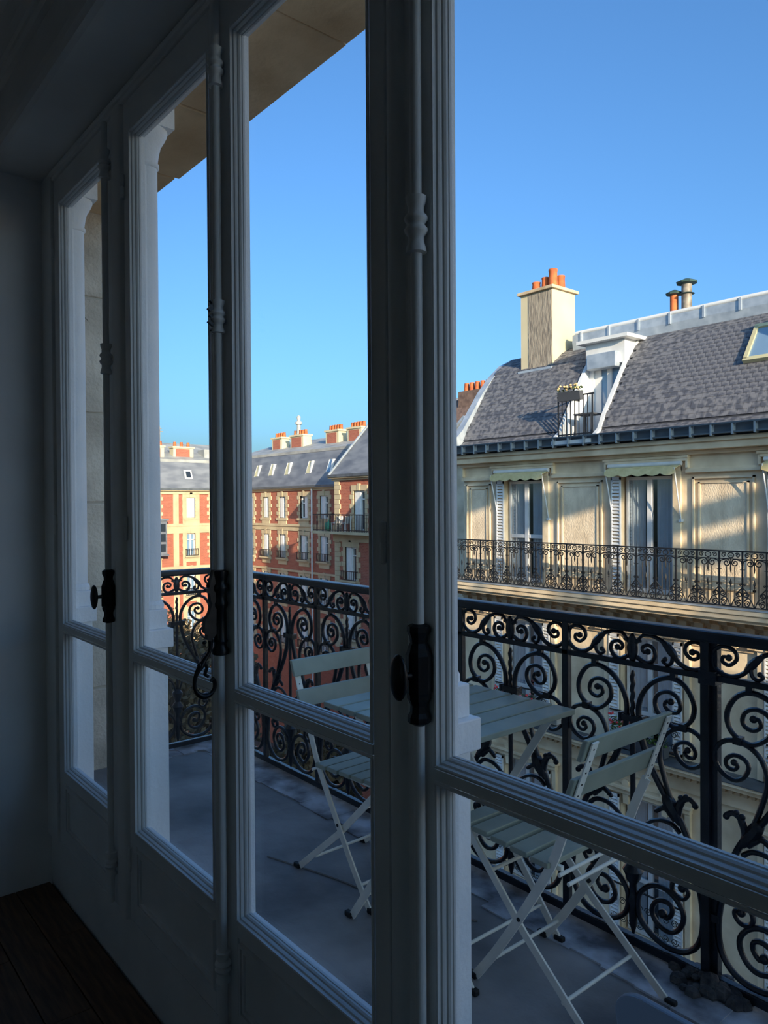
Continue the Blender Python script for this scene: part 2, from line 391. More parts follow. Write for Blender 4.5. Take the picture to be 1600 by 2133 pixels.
def rod(w, x, y, z0, z1, r=0.0105, name='rod'):
    part(name, MB().lathe([(r, z0), (r, z1)], (x, y, 0), 14), 'trim_paint', w, smooth=True)
def guide(w, x, y, z0, z1, m='trim_paint'):
    h = z1-z0
    part('rod_guide', MB().lathe([(0.012, z0), (0.019, z0+0.02*h), (0.018, z0+0.1*h), (0.0145, z0+0.2*h), (0.0145, z0+0.3*h), (0.0205, z0+0.36*h), (0.0215, z0+0.42*h), (0.016, z0+0.48*h), (0.016, z0+0.52*h), (0.0215, z0+0.58*h), (0.0205, z0+0.64*h), (0.0145, z0+0.7*h), (0.0145, z0+0.8*h), (0.018, z0+0.9*h), (0.019, z0+0.98*h), (0.012, z1)], (x, y, 0), 14), m, w, smooth=True)
def cremone(w, x):
    y = 0.902
    rod(w, x, y, -1.34, -0.395); rod(w, x, y, -0.215, 1.29)
    guide(w, x, y, 0.445, 0.548); guide(w, x, y, -1.25, -1.17); guide(w, x, y, 1.10, 1.20)
    z0 = -0.393
    b = part('bolt_case', MB().lathe([(0.012, z0), (0.021, z0+0.004), (0.021, z0+0.014), (0.0165, z0+0.022), (0.0155, z0+0.034), (0.019, z0+0.042), (0.0215, z0+0.046), (0.0215, z0+0.054), (0.024, z0+0.058), (0.024, z0+0.124), (0.0215, z0+0.130), (0.0195, z0+0.138), (0.0155, z0+0.146), (0.0165, z0+0.156), (0.021, z0+0.166), (0.021, z0+0.176), (0.012, z0+0.180)], (x, y, 0), 8), 'bronze', w)
    k = MB(); k.lathe([(0.0075, -0.045), (0.006, -0.030), (0.0075, -0.016)], (x, y-0.002, -0.303), 10, 'y')
    kk = len(k.v); k.ell((x, y-0.048, -0.303), (0.021, 0.011, 0.041), 18, 10)
    part('knob', k, 'bronze', b, smooth=True)
cremone(W1, -2.540); cremone(W4, -0.988)
# the espagnolette of the middle window
ex_, ey_ = -1.735, 0.899
rod(W3, ex_, ey_, -1.34, -0.375, 0.0115); rod(W3, ex_, ey_, -0.165, 1.29, 0.0115)
guide(W3, ex_, ey_, 0.437, 0.522); guide(W3, ex_, ey_, 1.06, 1.16); guide(W3, ex_, ey_, -1.22, -1.14)
part('guide_crest', MB().prism([(0.885, 0.437), (0.879, 0.443), (0.886, 0.452), (0.871, 0.463), (0.881, 0.474), (0.875, 0.479), (0.881, 0.486), (0.871, 0.496), (0.883, 0.510), (0.877, 0.517), (0.889, 0.524), (0.90, 0.50), (0.90, 0.45)], lambda u, w_, d: (d, u, w_), ex_-0.005, ex_+0.005), 'bronze', W3)
case = MB().lathe([(0.012, -0.382), (0.021, -0.378), (0.022, -0.366), (0.0165, -0.358), (0.0165, -0.350), (0.0195, -0.345), (0.0165, -0.338), (0.016, -0.262), (0.0195, -0.256), (0.020, -0.247), (0.017, -0.240), (0.018, -0.222), (0.0225, -0.214), (0.0225, -0.204), (0.017, -0.196), (0.019, -0.186), (0.0215, -0.174), (0.0215, -0.166), (0.012, -0.163)], (ex_, ey_, 0), 14)
case.prism([(0.890, -0.163), (0.879, -0.163), (0.873, -0.182), (0.869, -0.194), (0.868, -0.205), (0.859, -0.209), (0.858, -0.216), (0.868, -0.221), (0.870, -0.240), (0.874, -0.248), (0.866, -0.272), (0.854, -0.288), (0.853, -0.304), (0.852, -0.318), (0.860, -0.324), (0.860, -0.336), (0.868, -0.342), (0.888, -0.322), (0.884, -0.300), (0.892, -0.27)], lambda u, w_, d: (d, u, w_), ex_-0.008, ex_+0.008)
case.ell((ex_-0.006, 0.874, -0.203), (0.01, 0.009, 0.009)).ell((ex_-0.004, 0.866, -0.316), (0.011, 0.009, 0.010)).ell((ex_-0.004, 0.871, -0.296), (0.007, 0.010, 0.012))
esp = part('espagnolette', case, 'bronze', W3, smooth=True)
hp = spline([(ex_-0.002, y, z) for y, z in [(0.871, -0.325), (0.873, -0.35), (0.869, -0.371), (0.857, -0.387), (0.848, -0.401), (0.835, -0.418), (0.828, -0.443), (0.833, -0.465), (0.849, -0.479), (0.868, -0.479), (0.881, -0.467), (0.883, -0.449), (0.876, -0.440)]], 4)
hm = MB().tube(hp, [0.0085-0.0035*abs(math.sin(3*PI*i/len(hp))) for i in range(len(hp))], 8)
hm.ell((ex_-0.002, 0.856, -0.345), (0.006, 0.006, 0.005)).ell((ex_-0.002, 0.842, -0.401), (0.007, 0.006, 0.008)).tube(spline([(ex_-0.002, 0.853, -0.395), (ex_-0.002, 0.862, -0.408), (ex_-0.002, 0.857, -0.424), (ex_-0.002, 0.866, -0.432)], 4), 0.0045, 6)
part('drop_handle', hm, 'bronze', esp, smooth=True)
for w, x in ((W4, -1.012),):
    part('keyhole', B(x-0.004, x+0.004, YF-0.001, YF+0.002, -0.475, -0.44), 'bronze', w)
# tiny white flecks on the nearest pane
pf = MB(); 
for x, z, a in ((-0.559, 0.838, 0.5), (-0.5535, 0.842, 0.3)):
    pf.prism([(x-0.0022, z-0.0012), (x+0.002, z), (x+0.0024, z+0.0012), (x-0.0016, z+0.0002)], lambda u, w_, d: (u, d, w_), YG-0.0006, YG)
part('white_fleck', pf, 'column_paint', W4)

# ------------------------------------------------------------------ outside columns on the frame
def column(n, xc, label):
    c = root('trim_%d' % n, (xc, 1.03, -1.42), label, 'column', kind='structure')
    part('pilaster', B(xc-0.052, xc+0.052, 0.985, 1.062, -1.42, -0.478), 'column_paint', c, bevel=0.003)
    part('base', MB().box(xc-0.068, xc+0.068, 0.985, 1.075, -0.478, -0.415).box(xc-0.05, xc+0.05, 0.985, 1.062, -0.415, -0.35).lathe([(0.043, -0.35), (0.043, -0.335), (0.036, -0.322)], (xc, 1.025, 0), 18), 'column_paint', c, bevel=0.003)
    sh = [(0.034, -0.322), (0.0335, 1.145)]
    part('shaft', MB().lathe(sh, (xc, 1.025, 0), 20).box(xc-0.03, xc+0.03, 0.985, 1.025, -0.35, 1.16), 'column_paint', c, smooth=True)
    part('capital', MB().lathe([(0.034, 1.145), (0.040, 1.15), (0.040, 1.16), (0.035, 1.168), (0.040, 1.20), (0.046, 1.225), (0.058, 1.245), (0.066, 1.262), (0.068, 1.275)], (xc, 1.025, 0), 20).box(xc-0.068, xc+0.068, 0.985, 1.095, 1.275, 1.585), 'column_paint', c, smooth=True)
column(3, -3.232, 'white outside column against the left jamb, beside the stone pier')
column(4, -2.478, 'white outside column on the mullion between the first two windows')
column(5, -1.066, 'white outside column on the mullion left of the nearest window')

# ------------------------------------------------------------------ our stone facade: pier, lintel, plain wall
pier = single('wall_pier', MB().box(-12.0, -4.10, -4.0, 1.545, -17, 4.5).box(-4.11, XW-0.02, 0.99, 1.02, -1.42, 1.60).box(-4.3, XW-0.2, -4, 0.995, -17, 4.5), 'joint', 'grey limestone pier of big blocks outside the first window', 'wall', 'structure')
zs = [-1.45, -0.93, -0.42, 0.09, 0.56, 1.09, 1.61]
zs = [-1.45, -0.98, -0.44, 0.02, 0.50, 1.12, 1.61]
for i in range(len(zs)-1):
    ys = [0.99, 1.56] if i % 2 else [0.99, 1.56]
    part('stone_block', B(-4.35, -4.09, 0.99+0.004, 1.56, zs[i]+0.005, zs[i+1]-0.005), 'near_stone', pier, bevel=0.006)
ck = [( -4.0895, 1.06+0.002*i+0.0012*i*i, 1.50-0.034*i) for i in range(16)]
part('crack', MB().tube(ck, 0.0018, 5), 'crack', pier)
lint = single('wall_lintel', MB().box(-12, 6.0, 1.02, 1.53, 1.592, 4.5).box(-12, 20, -5.4, 1.02, 1.74, 4.5), 'joint', 'brown limestone slabs of the window head outside', 'wall', 'structure')
xx = [-4.12, -3.42, -2.78, -2.06, -1.32, -0.66, 0.05, 0.8, 1.5]
for i in range(len(xx)-1):
    part('stone_slab', B(xx[i]+0.004, xx[i+1]-0.004, 1.0, 1.555+0.006*((i*3) % 4), 1.574+0.002*(i % 3), 1.60), 'soffit_stone', lint, bevel=0.005)
single('wall_outer', MB().box(3.45, 20, -4.0, 1.55, -17, 4.5).box(2.6, 3.5, 1.06, 1.55, -17, 4.5).box(-4.1, 2.6, 1.02, 1.55, -17, -1.68).box(XW-0.3, 20, -4, 1.02, -17, ZF-0.22), 'row_stone', 'limestone front of the house around the balcony', 'wall', 'structure')

# ------------------------------------------------------------------ balcony floor
ZB = -1.42
bf = MB().box(-4.17, 3.0, 1.0, 2.155, ZB-0.25, ZB)
single('floor_balcony', bf, 'lead_floor', 'dark grey weathered balcony floor behind the glass', 'floor', 'structure')
ce = MB(); N = 60; random.seed(3)
for k in range(N):
    x0 = -4.17 + 7.1*k/N; x1 = -4.17 + 7.1*(k+1)/N
    ce.box(x0, x1, 1.985-0.05*random.random(), 2.165, ZB-0.01, ZB+0.003+0.004*random.random())
for k in range(8): ce.box(-4.18, -4.02+0.03*random.random(), 1.56+0.07*k, 1.63+0.07*k, ZB-0.01, ZB+0.003+0.004*random.random())
single('trim_6', ce, 'weathered_edge', 'pale flaking edge strip along the balcony floor', 'kerb', 'structure')
seam = MB()
for pts in ([(-2.62, 1.56, ZB+0.002), (-2.3, 1.66, ZB+0.003), (-1.95, 1.74, ZB+0.002), (-1.75, 1.86, ZB+0.002)], [(-4.25, 1.62, ZB+0.002), (-4.0, 1.95, ZB+0.003), (-3.9, 2.05, ZB+0.002)]):
    seam.tube(spline(pts, 5), 0.0045, 6, flat=1.0)
single('trim_7', seam, 'lead_floor', 'thin raised joint running across the balcony floor', 'joint', 'structure')

# ================================================================== BALCONY RAILING
YR = 2.13
rail = root('balcony_railing', (-1.6, YR, ZB), 'black wrought-iron scroll railing of the near balcony, behind the table', 'railing')
H_BIG = [(0.023, -0.690), (0.020, -0.654), (0.028, -0.616), (0.048, -0.581), (0.078, -0.553), (0.112, -0.538), (0.143, -0.536), (0.174, -0.551), (0.197, -0.583), (0.205, -0.616), (0.196, -0.650), (0.173, -0.672), (0.140, -0.682), (0.108, -0.668), (0.083, -0.642), (0.078, -0.612), (0.092, -0.589), (0.122, -0.579), (0.150, -0.590), (0.161, -0.615), (0.153, -0.635), (0.129, -0.640), (0.110, -0.624), (0.116, -0.607), (0.130, -0.608)]
H_LOW = [(0.131, -0.911), (0.118, -0.877), (0.104, -0.833), (0.094, -0.795), (0.093, -0.757), (0.108, -0.718), (0.133, -0.694), (0.165, -0.682), (0.198, -0.682), (0.227, -0.700), (0.241, -0.735), (0.227, -0.774), (0.190, -0.794), (0.158, -0.780), (0.143, -0.748), (0.157, -0.727), (0.186, -0.722), (0.207, -0.740), (0.204, -0.760), (0.185, -0.764), (0.174, -0.751), (0.184, -0.743)]
H_STEM = [(0.020, -0.672), (0.033, -0.745), (0.058, -0.811), (0.091, -0.869), (0.128, -0.924), (0.157, -0.957), (0.183, -1.008), (0.205, -1.075), (0.222, -1.155), (0.231, -1.225), (0.226, -1.286), (0.204, -1.332), (0.166, -1.360), (0.114, -1.366), (0.066, -1.352), (0.030, -1.322), (0.017, -1.284), (0.022, -1.240), (0.057, -1.201), (0.102, -1.188), (0.141, -1.203), (0.167, -1.236), (0.167, -1.272), (0.145, -1.307), (0.115, -1.318), (0.081, -1.305), (0.065, -1.275), (0.078, -1.242), (0.106, -1.227), (0.130, -1.235), (0.132, -1.258), (0.115, -1.279), (0.101, -1.270)]
H_VOL = [(0.222, -1.165), (0.216, -1.143), (0.196, -1.128), (0.169, -1.128), (0.142, -1.147), (0.132, -1.173), (0.141, -1.193), (0.166, -1.199), (0.184, -1.180), (0.180, -1.165), (0.165, -1.166)]
H_INN = [(0.160, -1.002), (0.141, -0.986), (0.117, -0.980), (0.085, -0.984), (0.052, -1.003), (0.026, -1.035), (0.010, -1.085)]
H_FR = [(0.101, -0.425), (0.128, -0.449), (0.156, -0.484), (0.193, -0.499), (0.228, -0.490), (0.247, -0.462), (0.238, -0.427), (0.209, -0.414), (0.181, -0.426), (0.177, -0.449), (0.197, -0.467), (0.217, -0.460), (0.215, -0.445), (0.199, -0.446)]
H_FC = [(0.101, -0.425), (0.066, -0.414), (0.036, -0.417), (0.020, -0.434)]
H_FV = [(0.016, -0.488), (0.044, -0.501), (0.067, -0.495), (0.079, -0.473), (0.073, -0.453), (0.052, -0.445), (0.035, -0.456), (0.041, -0.470), (0.054, -0.466)]
H_FS = [(0.137, -0.465), (0.133, -0.488), (0.118, -0.497), (0.103, -0.487), (0.112, -0.480)]
def half(pts, s, r, ball=None, taper=True):
    p = spline([(s*x, 0, z) for x, z in pts], 3); n = len(p)
    m = MB().tube(p, [r*(1.0 if not taper else (1.06-0.32*i/n)) for i in range(n)], 7, flat=1.15)
    if ball: m.ell((s*pts[-1][0], 0, pts[-1][1]), (ball, ball*1.1, ball), 10, 6)
    return m
def leafmesh(s):
    m = MB()
    m.tube([(s*x, 0, z) for x, z in spline2([(0.112, -0.895), (0.128, -0.924), (0.150, -0.955), (0.163, -0.975)])], [0.012, 0.017, 0.020, 0.021, 0.021, 0.019, 0.017, 0.014, 0.011, 0.010][:len(spline2([(0.112, -0.895), (0.128, -0.924), (0.150, -0.955), (0.163, -0.975)]))], 7)
    m.tube([(s*x, 0, z) for x, z in spline2([(0.150, -0.965), (0.155, -0.925), (0.168, -0.899), (0.188, -0.889), (0.205, -0.899)])], [0.012]*6+[0.009]*3+[0.008]*4, 7)
    m.ell((s*0.207, 0, -0.904), (0.010, 0.010, 0.010)).ell((s*0.162, 0, -0.893), (0.010, 0.009, 0.009)).ell((s*0.178, 0, -0.884), (0.009, 0.009, 0.007))
    m.tube([(s*x, 0, z) for x, z in spline2([(0.146, -0.968), (0.124, -0.948), (0.104, -0.941), (0.084, -0.954)])], [0.011]*4+[0.008]*6, 7)
    m.ell((s*0.081, 0, -0.957), (0.008, 0.008, 0.007)).ell((s*0.108, 0, -0.934), (0.009, 0.008, 0.006))
    return m
def spline2(pts): return [(v.x, v.y) for v in spline([(a, b, 0) for a, b in pts], 3)]
def knot(s):
    m = MB().tube([(s*x, 0, z) for x, z in spline2([(0.104, -0.428), (0.118, -0.440), (0.135, -0.458), (0.150, -0.476)])], [0.006, 0.008, 0.010, 0.011, 0.012, 0.013, 0.013, 0.011, 0.009, 0.007], 7)
    m.ell((s*0.108, 0, -0.430), (0.009, 0.009, 0.007)); return m
RM = {}
def rmesh(name, fn, smooth=True):
    if name not in RM:
        me = fn().mesh(name, smooth); me.materials.append(MATS['iron']); RM[name] = me
    return RM[name]
def wavy():
    return MB().tube([(0.0025*math.sin(i*1.9), 0.0018*math.cos(i*1.9), -0.533-0.0105*i) for i in range(17)], [0.004]+[0.0075]*15+[0.007], 8)
def finial():
    return MB().lathe([(0.004, -1.375), (0.012, -1.345), (0.014, -1.31), (0.011, -1.29), (0.018, -1.268), (0.012, -1.25), (0.012, -1.215), (0.022, -1.20), (0.026, -1.185), (0.034, -1.17), (0.024, -1.155), (0.014, -1.142), (0.020, -1.125), (0.027, -1.108), (0.030, -1.09), (0.020, -1.08), (0.009, -1.07)], (0, 0, 0), 12)
def palm():
    m = MB().ell((0, 0, -0.462), (0.019, 0.014, 0.045), 10, 8).ell((0, 0, -0.428), (0.010, 0.011, 0.014))
    for s in (-1, 1): m.tube([(s*0.008, 0, -0.445), (s*0.020, 0, -0.435), (s*0.031, 0, -0.437)], [0.009, 0.008, 0.004], 7)
    return m
RAILPARTS = []
for s, sn in ((1, 'r'), (-1, 'l')):
    RAILPARTS += [('upper_scroll', 'big'+sn, (lambda s=s: half(H_BIG, s, 0.0085, 0.011)), True), ('lower_scroll', 'low'+sn, (lambda s=s: half(H_LOW, s, 0.008, 0.010)), True),
                  ('stem_scroll', 'stem'+sn, (lambda s=s: half(H_STEM, s, 0.0098, 0.014)), True), ('volute', 'vol'+sn, (lambda s=s: half(H_VOL, s, 0.0085, 0.013)), True),
                  ('inner_scroll', 'inn'+sn, (lambda s=s: half(H_INN, s, 0.0078)), True), ('acanthus_leaf', 'leaf'+sn, (lambda s=s: leafmesh(s)), True),
                  ('frieze_scroll', 'fr'+sn, (lambda s=s: half(H_FR, s, 0.0072, 0.010)), True), ('frieze_arm', 'fc'+sn, (lambda s=s: half(H_FC, s, 0.0068)), True),
                  ('frieze_volute', 'fv'+sn, (lambda s=s: half(H_FV, s, 0.0072, 0.010)), True), ('frieze_curl', 'fs'+sn, (lambda s=s: half(H_FS, s, 0.006, 0.008)), True),
                  ('leaf_knot', 'kn'+sn, (lambda s=s: knot(s)), True),
                  ('collar', 'co'+sn, (lambda s=s: MB().box(s*0.172-0.012, s*0.172+0.012, -0.012, 0.012, -0.688, -0.666)), False), ('collar', 'cp'+sn, (lambda s=s: MB().box(s*0.14-0.009, s*0.14+0.009, -0.008, 0.008, -0.542, -0.515)), False), ('collar', 'cq'+sn, (lambda s=s: MB().box(s*0.238-0.01, s*0.238+0.012, -0.011, 0.011, -1.222, -1.20)), False)]
RAILPARTS += [('spear', 'sp', wavy, True), ('center_rod', 'rd', lambda: MB().lathe([(0.0085, -1.10), (0.0085, -0.69)], (0, 0, 0), 8), True), ('finial', 'fin', finial, True), ('palmette', 'pal', palm, True),
              ('center_collar', 'cc', lambda: MB().box(-0.040, 0.040, -0.013, 0.013, -0.695, -0.676).box(-0.043, -0.034, -0.015, 0.015, -0.699, -0.672).box(0.034, 0.043, -0.015, 0.015, -0.699, -0.672), False)]
def panel(cx, cy, rz, sx=1.0):
    for nm, key, fn, sm in RAILPARTS:
        q = bpy.data.objects.new(nm, rmesh(key, fn, sm)); link(q, rail)
        q.location = Vector((cx, cy, 0)) - BASE[rail.name]; q.rotation_euler = (0, 0, rz); q.scale = (sx, 1, 1)
posts = [-4.10, -3.585, -3.082, -2.587, -2.082, -1.578, -1.07, -0.56, -0.05, 0.46, 0.97]
for a, b in zip(posts[:-1], posts[1:]): panel((a+b)/2, YR, 0, (b-a)/0.507)
panel(-4.13, 1.862, PI/2, 1.02)
for p in posts:
    if abs(p+1.07) < 1e-3:
        part('post', MB().box(p-0.022, p+0.004, YR-0.02, YR+0.004, ZB-0.005, -0.395).box(p-0.006, p+0.022, YR-0.004, YR+0.024, ZB-0.005, -0.395).box(p-0.026, p+0.026, YR-0.024, YR+0.028, -0.53, -0.49), 'iron', rail, bevel=0.002)
    else:
        part('post', B(p-0.0125, p+0.0125, YR-0.011, YR+0.011, -1.40, -0.40), 'iron', rail, bevel=0.0015)
part('post', B(-4.145, -4.115, 1.575, 1.60, -1.40, -0.40), 'iron', rail, bevel=0.0015)
part('post', MB().box(-4.15, -4.11, YR-0.02, YR+0.02, ZB, -0.40), 'iron', rail, bevel=0.002)
def hrail(z0, z1, d, nm, bev):
    part(nm, MB().box(-4.13, 1.2, YR-d, YR+d, z0, z1), 'iron', rail, bevel=bev)
    part(nm, MB().box(-4.13-d, -4.13+d, 1.545, YR+d, z0, z1), 'iron', rail, bevel=bev)
hrail(-0.408, -0.373, 0.027, 'handrail', 0.009); hrail(-0.519, -0.501, 0.011, 'mid_rail', 0.002); hrail(-1.408, -1.380, 0.013, 'bottom_rail', 0.003)
lump = MB(); random.seed(5)
for k in range(46):
    a = random.random()*2*PI; r = 0.11*math.sqrt(random.random()); s_ = 0.012+0.02*random.random()
    lump.ell((-1.07+r*math.cos(a), YR-0.02+0.6*r*math.sin(a), ZB+0.008+0.03*max(0, 1-r/0.10)), (s_, s_, s_*0.8), 6, 4)
single('trim_8', lump, 'mortar_lump', 'rough grey cement lump around the foot of the thick railing post', 'cement', 'structure')

# ================================================================== FOLDING TABLE AND CHAIRS
def copy_thing(src, loc, rz, label):
    r = src.copy(); col.objects.link(r); r.location = loc; r.rotation_euler = (0, 0, rz); r['label'] = label
    for ch in [c for c in scene.objects if c.parent == src]:
        c = ch.copy(); col.objects.link(c); c.parent = r
    return r
ch = root('folding_chair', (-1.34, 1.795, ZB), 'grey-green slatted folding chair standing right of the table, its back nearest the thick railing post', 'chair', 'folding balcony chairs', rz=PI)
def lp(name, mb, m, bevel=0, smooth=False): return part(name, mb, m, ch, world=False, bevel=bevel, smooth=smooth)
for k in range(5):
    x0 = -0.085 + 0.0725*k; zz = 0.440 + 0.004*k
    lp('seat_slat', B(x0, x0+0.0595, -0.188, 0.188, zz, zz+0.016), 'slat_paint', 0.003)
def tilt(u): return (-0.108 - 0.155*u)                # back strap: x against height above the seat
for z0, z1 in ((0.762, 0.822), (0.652, 0.712)):
    xa = -0.150 - 0.36*(z0-0.60); xb = -0.150 - 0.36*(z1-0.60)
    m = MB().prism([(xa+0.004, z0), (xb+0.004, z1), (xb+0.020, z1), (xa+0.020, z0)], lambda u, w_, d: (u, d, w_), -0.205, 0.205)
    lp('back_slat', m, 'slat_paint', 0.003)
for s in (-1, 1):
    y = s*0.178
    top = [(-0.2300, y, 0.815), (-0.191, y, 0.71), (-0.158, y, 0.62)]
    lp('back_strap', MB().ribbon(spline(top, 4), 0.026, 0.004, (0, 1, 0)), 'chair_metal')
    low = spline([(-0.158, y, 0.62), (-0.132, y*0.985, 0.56), (-0.085, y*0.97, 0.445), (0.010, y*0.95, 0.285), (0.115, y*0.94, 0.125), (0.200, y*0.93, 0.012)], 4)
    lp('back_leg', MB().ribbon(low, [0.026]*3 + [0.008]*(len(low)-3), 0.0065, (0, 1, 0)) if False else MB().ribbon(low, 0.006, 0.026, (0, 1, 0)), 'chair_metal')
    lp('front_leg', MB().ribbon([(0.245, y*0.86, 0.435), (0.02, y*0.89, 0.213), (-0.222, y*0.92, 0.012), ], 0.006, 0.024, (0, 1, 0)), 'chair_metal')
    for px in (0.200, -0.226):
        sg = 1 if px > 0 else -1
        lp('foot_cap', MB().box(px-0.004 if sg > 0 else px-0.030, px+0.030 if sg > 0 else px+0.004, y*0.93-0.009, y*0.93+0.009, 0.0, 0.018), 'rubber', 0.004)
    lp('rivet', MB().lathe([(0.006, -0.008), (0.006, 0.008)], (0.030, y*0.93, 0.252), 10, 'y'), 'rubber')
    lp('seat_rail', B(-0.10, 0.268, y*0.80-0.006, y*0.80+0.006, 0.428, 0.441), 'chair_metal')
    hl = MB()
    for q in range(6):
        u = 0.05+0.17*q; xh = -0.158-0.072*u; zh = 0.62+0.195*u
        hl.lathe([(0.0032, -0.0045), (0.0032, 0.001)], (xh+0.002, y, zh), 8, 'x')
    lp('strap_holes', hl, 'rubber')
for (x, z, yy) in ((0.150, 0.075, 0.168), (-0.115, 0.086, 0.165), (0.148, 0.342, 0.155), (-0.105, 0.425, 0.165), (-0.135, 0.412, 0.165)):
    lp('stretcher', MB().tube([(x, -yy, z), (x, yy, z)], 0.0055, 8), 'chair_metal', smooth=True)
copy_thing(ch, (-2.235, 1.775, ZB), 0.02, 'grey-green slatted folding chair on the far side of the table, seen through the middle window')

tb = root('folding_table', (-1.805, 1.775, ZB), 'grey-green slatted folding table between the two balcony chairs', 'table')
def tp(name, mb, m, bevel=0, smooth=False): return part(name, mb, m, tb, world=False, bevel=bevel, smooth=smooth)
for k in range(7):
    x0 = -0.317 + 0.0915*k
    tp('slat', B(x0, x0+0.0805, -0.285, 0.285, 0.722, 0.741), 'slat_paint', 0.003)
for y in (-0.215, 0.215):
    tp('top_rail', B(-0.30, 0.30, y-0.012, y+0.012, 0.700, 0.722), 'chair_metal', 0.002)
    tp('leg', MB().ribbon([(0.30, y*0.94, 0.010), (0.02, y*0.94, 0.36), (-0.24, y*0.94, 0.705)], 0.007, 0.026, (0, 1, 0)), 'chair_metal')
    tp('leg', MB().ribbon([(-0.235, y*1.06, 0.010), (0.02, y*1.06, 0.36), (0.25, y*1.06, 0.705)], 0.007, 0.026, (0, 1, 0)), 'chair_metal')
    tp('foot_cap', B(0.29, 0.325, y*0.94-0.01, y*0.94+0.01, 0, 0.018), 'rubber', 0.004); tp('foot_cap', B(-0.27, -0.235, y*1.06-0.01, y*1.06+0.01, 0, 0.018), 'rubber', 0.004)
for x, z in ((0.235, 0.09), (-0.175, 0.10), (-0.21, 0.66)):
    tp('stretcher', MB().tube([(x, -0.21, z), (x, 0.21, z)], 0.0055, 8), 'chair_metal', smooth=True)

# low moulded chair whose rounded back edge shows at the bottom of the nearest window
sc_ = root('shell_chair', (-0.56, 1.37, ZB-0.05), 'pale blue-grey moulded shell chair, its rounded back showing at the bottom edge', 'chair')
shp = []
for k in range(13):
    a = PI/2*k/12; shp.append((-0.30+0.07-0.07*math.cos(PI/2-a+0) if False else -0.23-0.07*math.cos(a), 0.44+0.07*math.sin(a)))
poly = [(-0.30, 0.30)] + shp + [(0.23+0.07*math.sin(PI/2*k/12), 0.44+0.07*math.cos(PI/2*k/12)) for k in range(13)] + [(0.30, 0.30), (0.24, 0.24), (-0.24, 0.24)]
part('backrest', MB().prism(poly, lambda u, w_, d: (u, d-0.25*(w_-0.24), w_), -0.006, 0.012), 'shell_plastic', sc_, world=False, bevel=0.005)
part('seat', MB().prism([(-0.27, 0.0), (-0.25, 0.36), (-0.2, 0.40), (0.2, 0.40), (0.25, 0.36), (0.27, 0.0)], lambda u, w_, d: (u, w_, d), 0.235, 0.255), 'shell_plastic', sc_, world=False, bevel=0.006)
for sx in (-1, 1):
    for yy in (0.04, 0.34): part('leg', MB().tube([(sx*0.2, yy, 0.24), (sx*0.23, yy+(0.03 if yy > .1 else -0.03), 0.0)], 0.011, 8), 'shell_plastic', sc_, world=False, smooth=True)
#@@STREET
# ================================================================== STREET
ZG = -17.0
single('ground_street', B(-140, 140, -60, 140, ZG-0.3, ZG), 'asphalt', 'grey street and square far below', 'street', 'structure')
# unseen house added along our own side to shade the far facade and square
nr = root('blocker_house', (60, -6, ZG), 'unseen stone house added along the near side to cast shade', 'building', kind='structure')
part('wall', MB().box(20.2, 95, -14, 1.5, ZG, 6.0), 'row_stone', nr)
rr_ = part('roof', MB().prism([(-14, 6.0), (-13.5, 6.2), (1.0, 6.2), (1.6, 6.0)], lambda u, w_, d: (d, u, w_), 20.2, 95), 'zinc', nr)
for k, (xk, zc, h) in enumerate(((23.4, 9.93, 0.30), (26.7, 9.97, 0.36), (30.1, 9.68, 0.22), (30.3, 8.98, 0.24), (33.4, 9.8, 0.3))):  # boxes on stilts, added to throw slanting shadow bands on the far facade
    c = part('shadow_box', MB().box(xk-0.15, xk+0.15, 0.3, 1.4, zc-h, zc+h), 'zinc', rr_)
    for y in (0.4, 1.3): part('shadow_box_leg', MB().box(xk-0.04, xk+0.04, y-0.04, y+0.04, 6.1, zc-h), 'zinc', c)
part('shadow_beam', MB().box(20.5, 38, 0.80, 0.92, 10.32, 11.16), 'zinc', rr_)  # long beam added to keep the top of the far facade shaded
for x in (20.6, 25.05, 28.4, 31.9, 37.8): part('shadow_beam_post', MB().box(x-0.05, x+0.05, 0.82, 0.90, 6.1, 10.32), 'zinc', rr_)
wh = root('reflector_house', (12, 19, ZG), 'unseen white house added next to the limestone one to bounce sunlight', 'building', kind='structure')
part('wall', MB().box(-3.15, 40, 14.1, 25, ZG, 4.6), 'white_render', wh)  # added out of view: bright sunlit front that bounces light to the balcony
for k in range(8):
    x = 1.5+3.2*k
    for z0 in (-2.0, -5.6, -9.2, 1.2):
        w = part('window', MB().box(x-0.6, x+0.6, 14.02, 14.12, z0, z0+2.3), 'white_far', wh)
        part('pane', MB().box(x-0.5, x-0.05, 14.0, 14.02, z0+0.1, z0+2.2), 'pane_dark', w); part('pane', MB().box(x+0.05, x+0.5, 14.0, 14.02, z0+0.1, z0+2.2), 'pane_dark', w)

# ------------------------------------------------------------------ the limestone house across the street
SW, SR = 14.4, 13.6                        # wall plane, balcony railing plane
sb = root('stone_building', (-4, 18, ZG), 'pale limestone apartment house with slate mansard roof across the street', 'building')
SX0, SX1 = -13.95, -3.2
def sp(name, mb, m, parent=None, **k): return part(name, mb, m, parent or sb, **k)
WX = [-11.94, -8.62, -5.30]   # window axes
OW = 0.62                                  # half width of the openings
ROWS = [(-1.95, 0.62), (-5.22, -2.85), (-9.35, -6.35), (-13.2, -10.4)]
wl_ = MB()
edges = [SX0] + [e for x in WX for e in (x-OW, x+OW)] + [SX1]
for i in range(0, len(edges), 2): wl_.box(edges[i], edges[i+1], SW, SW+0.45, ZG, 1.25)
for x in WX:
    zz = [ZG] + [e for r in reversed(ROWS) for e in r] + [1.25]
    for i in range(0, len(zz), 2): wl_.box(x-OW, x+OW, SW, SW+0.45, zz[i], zz[i+1])
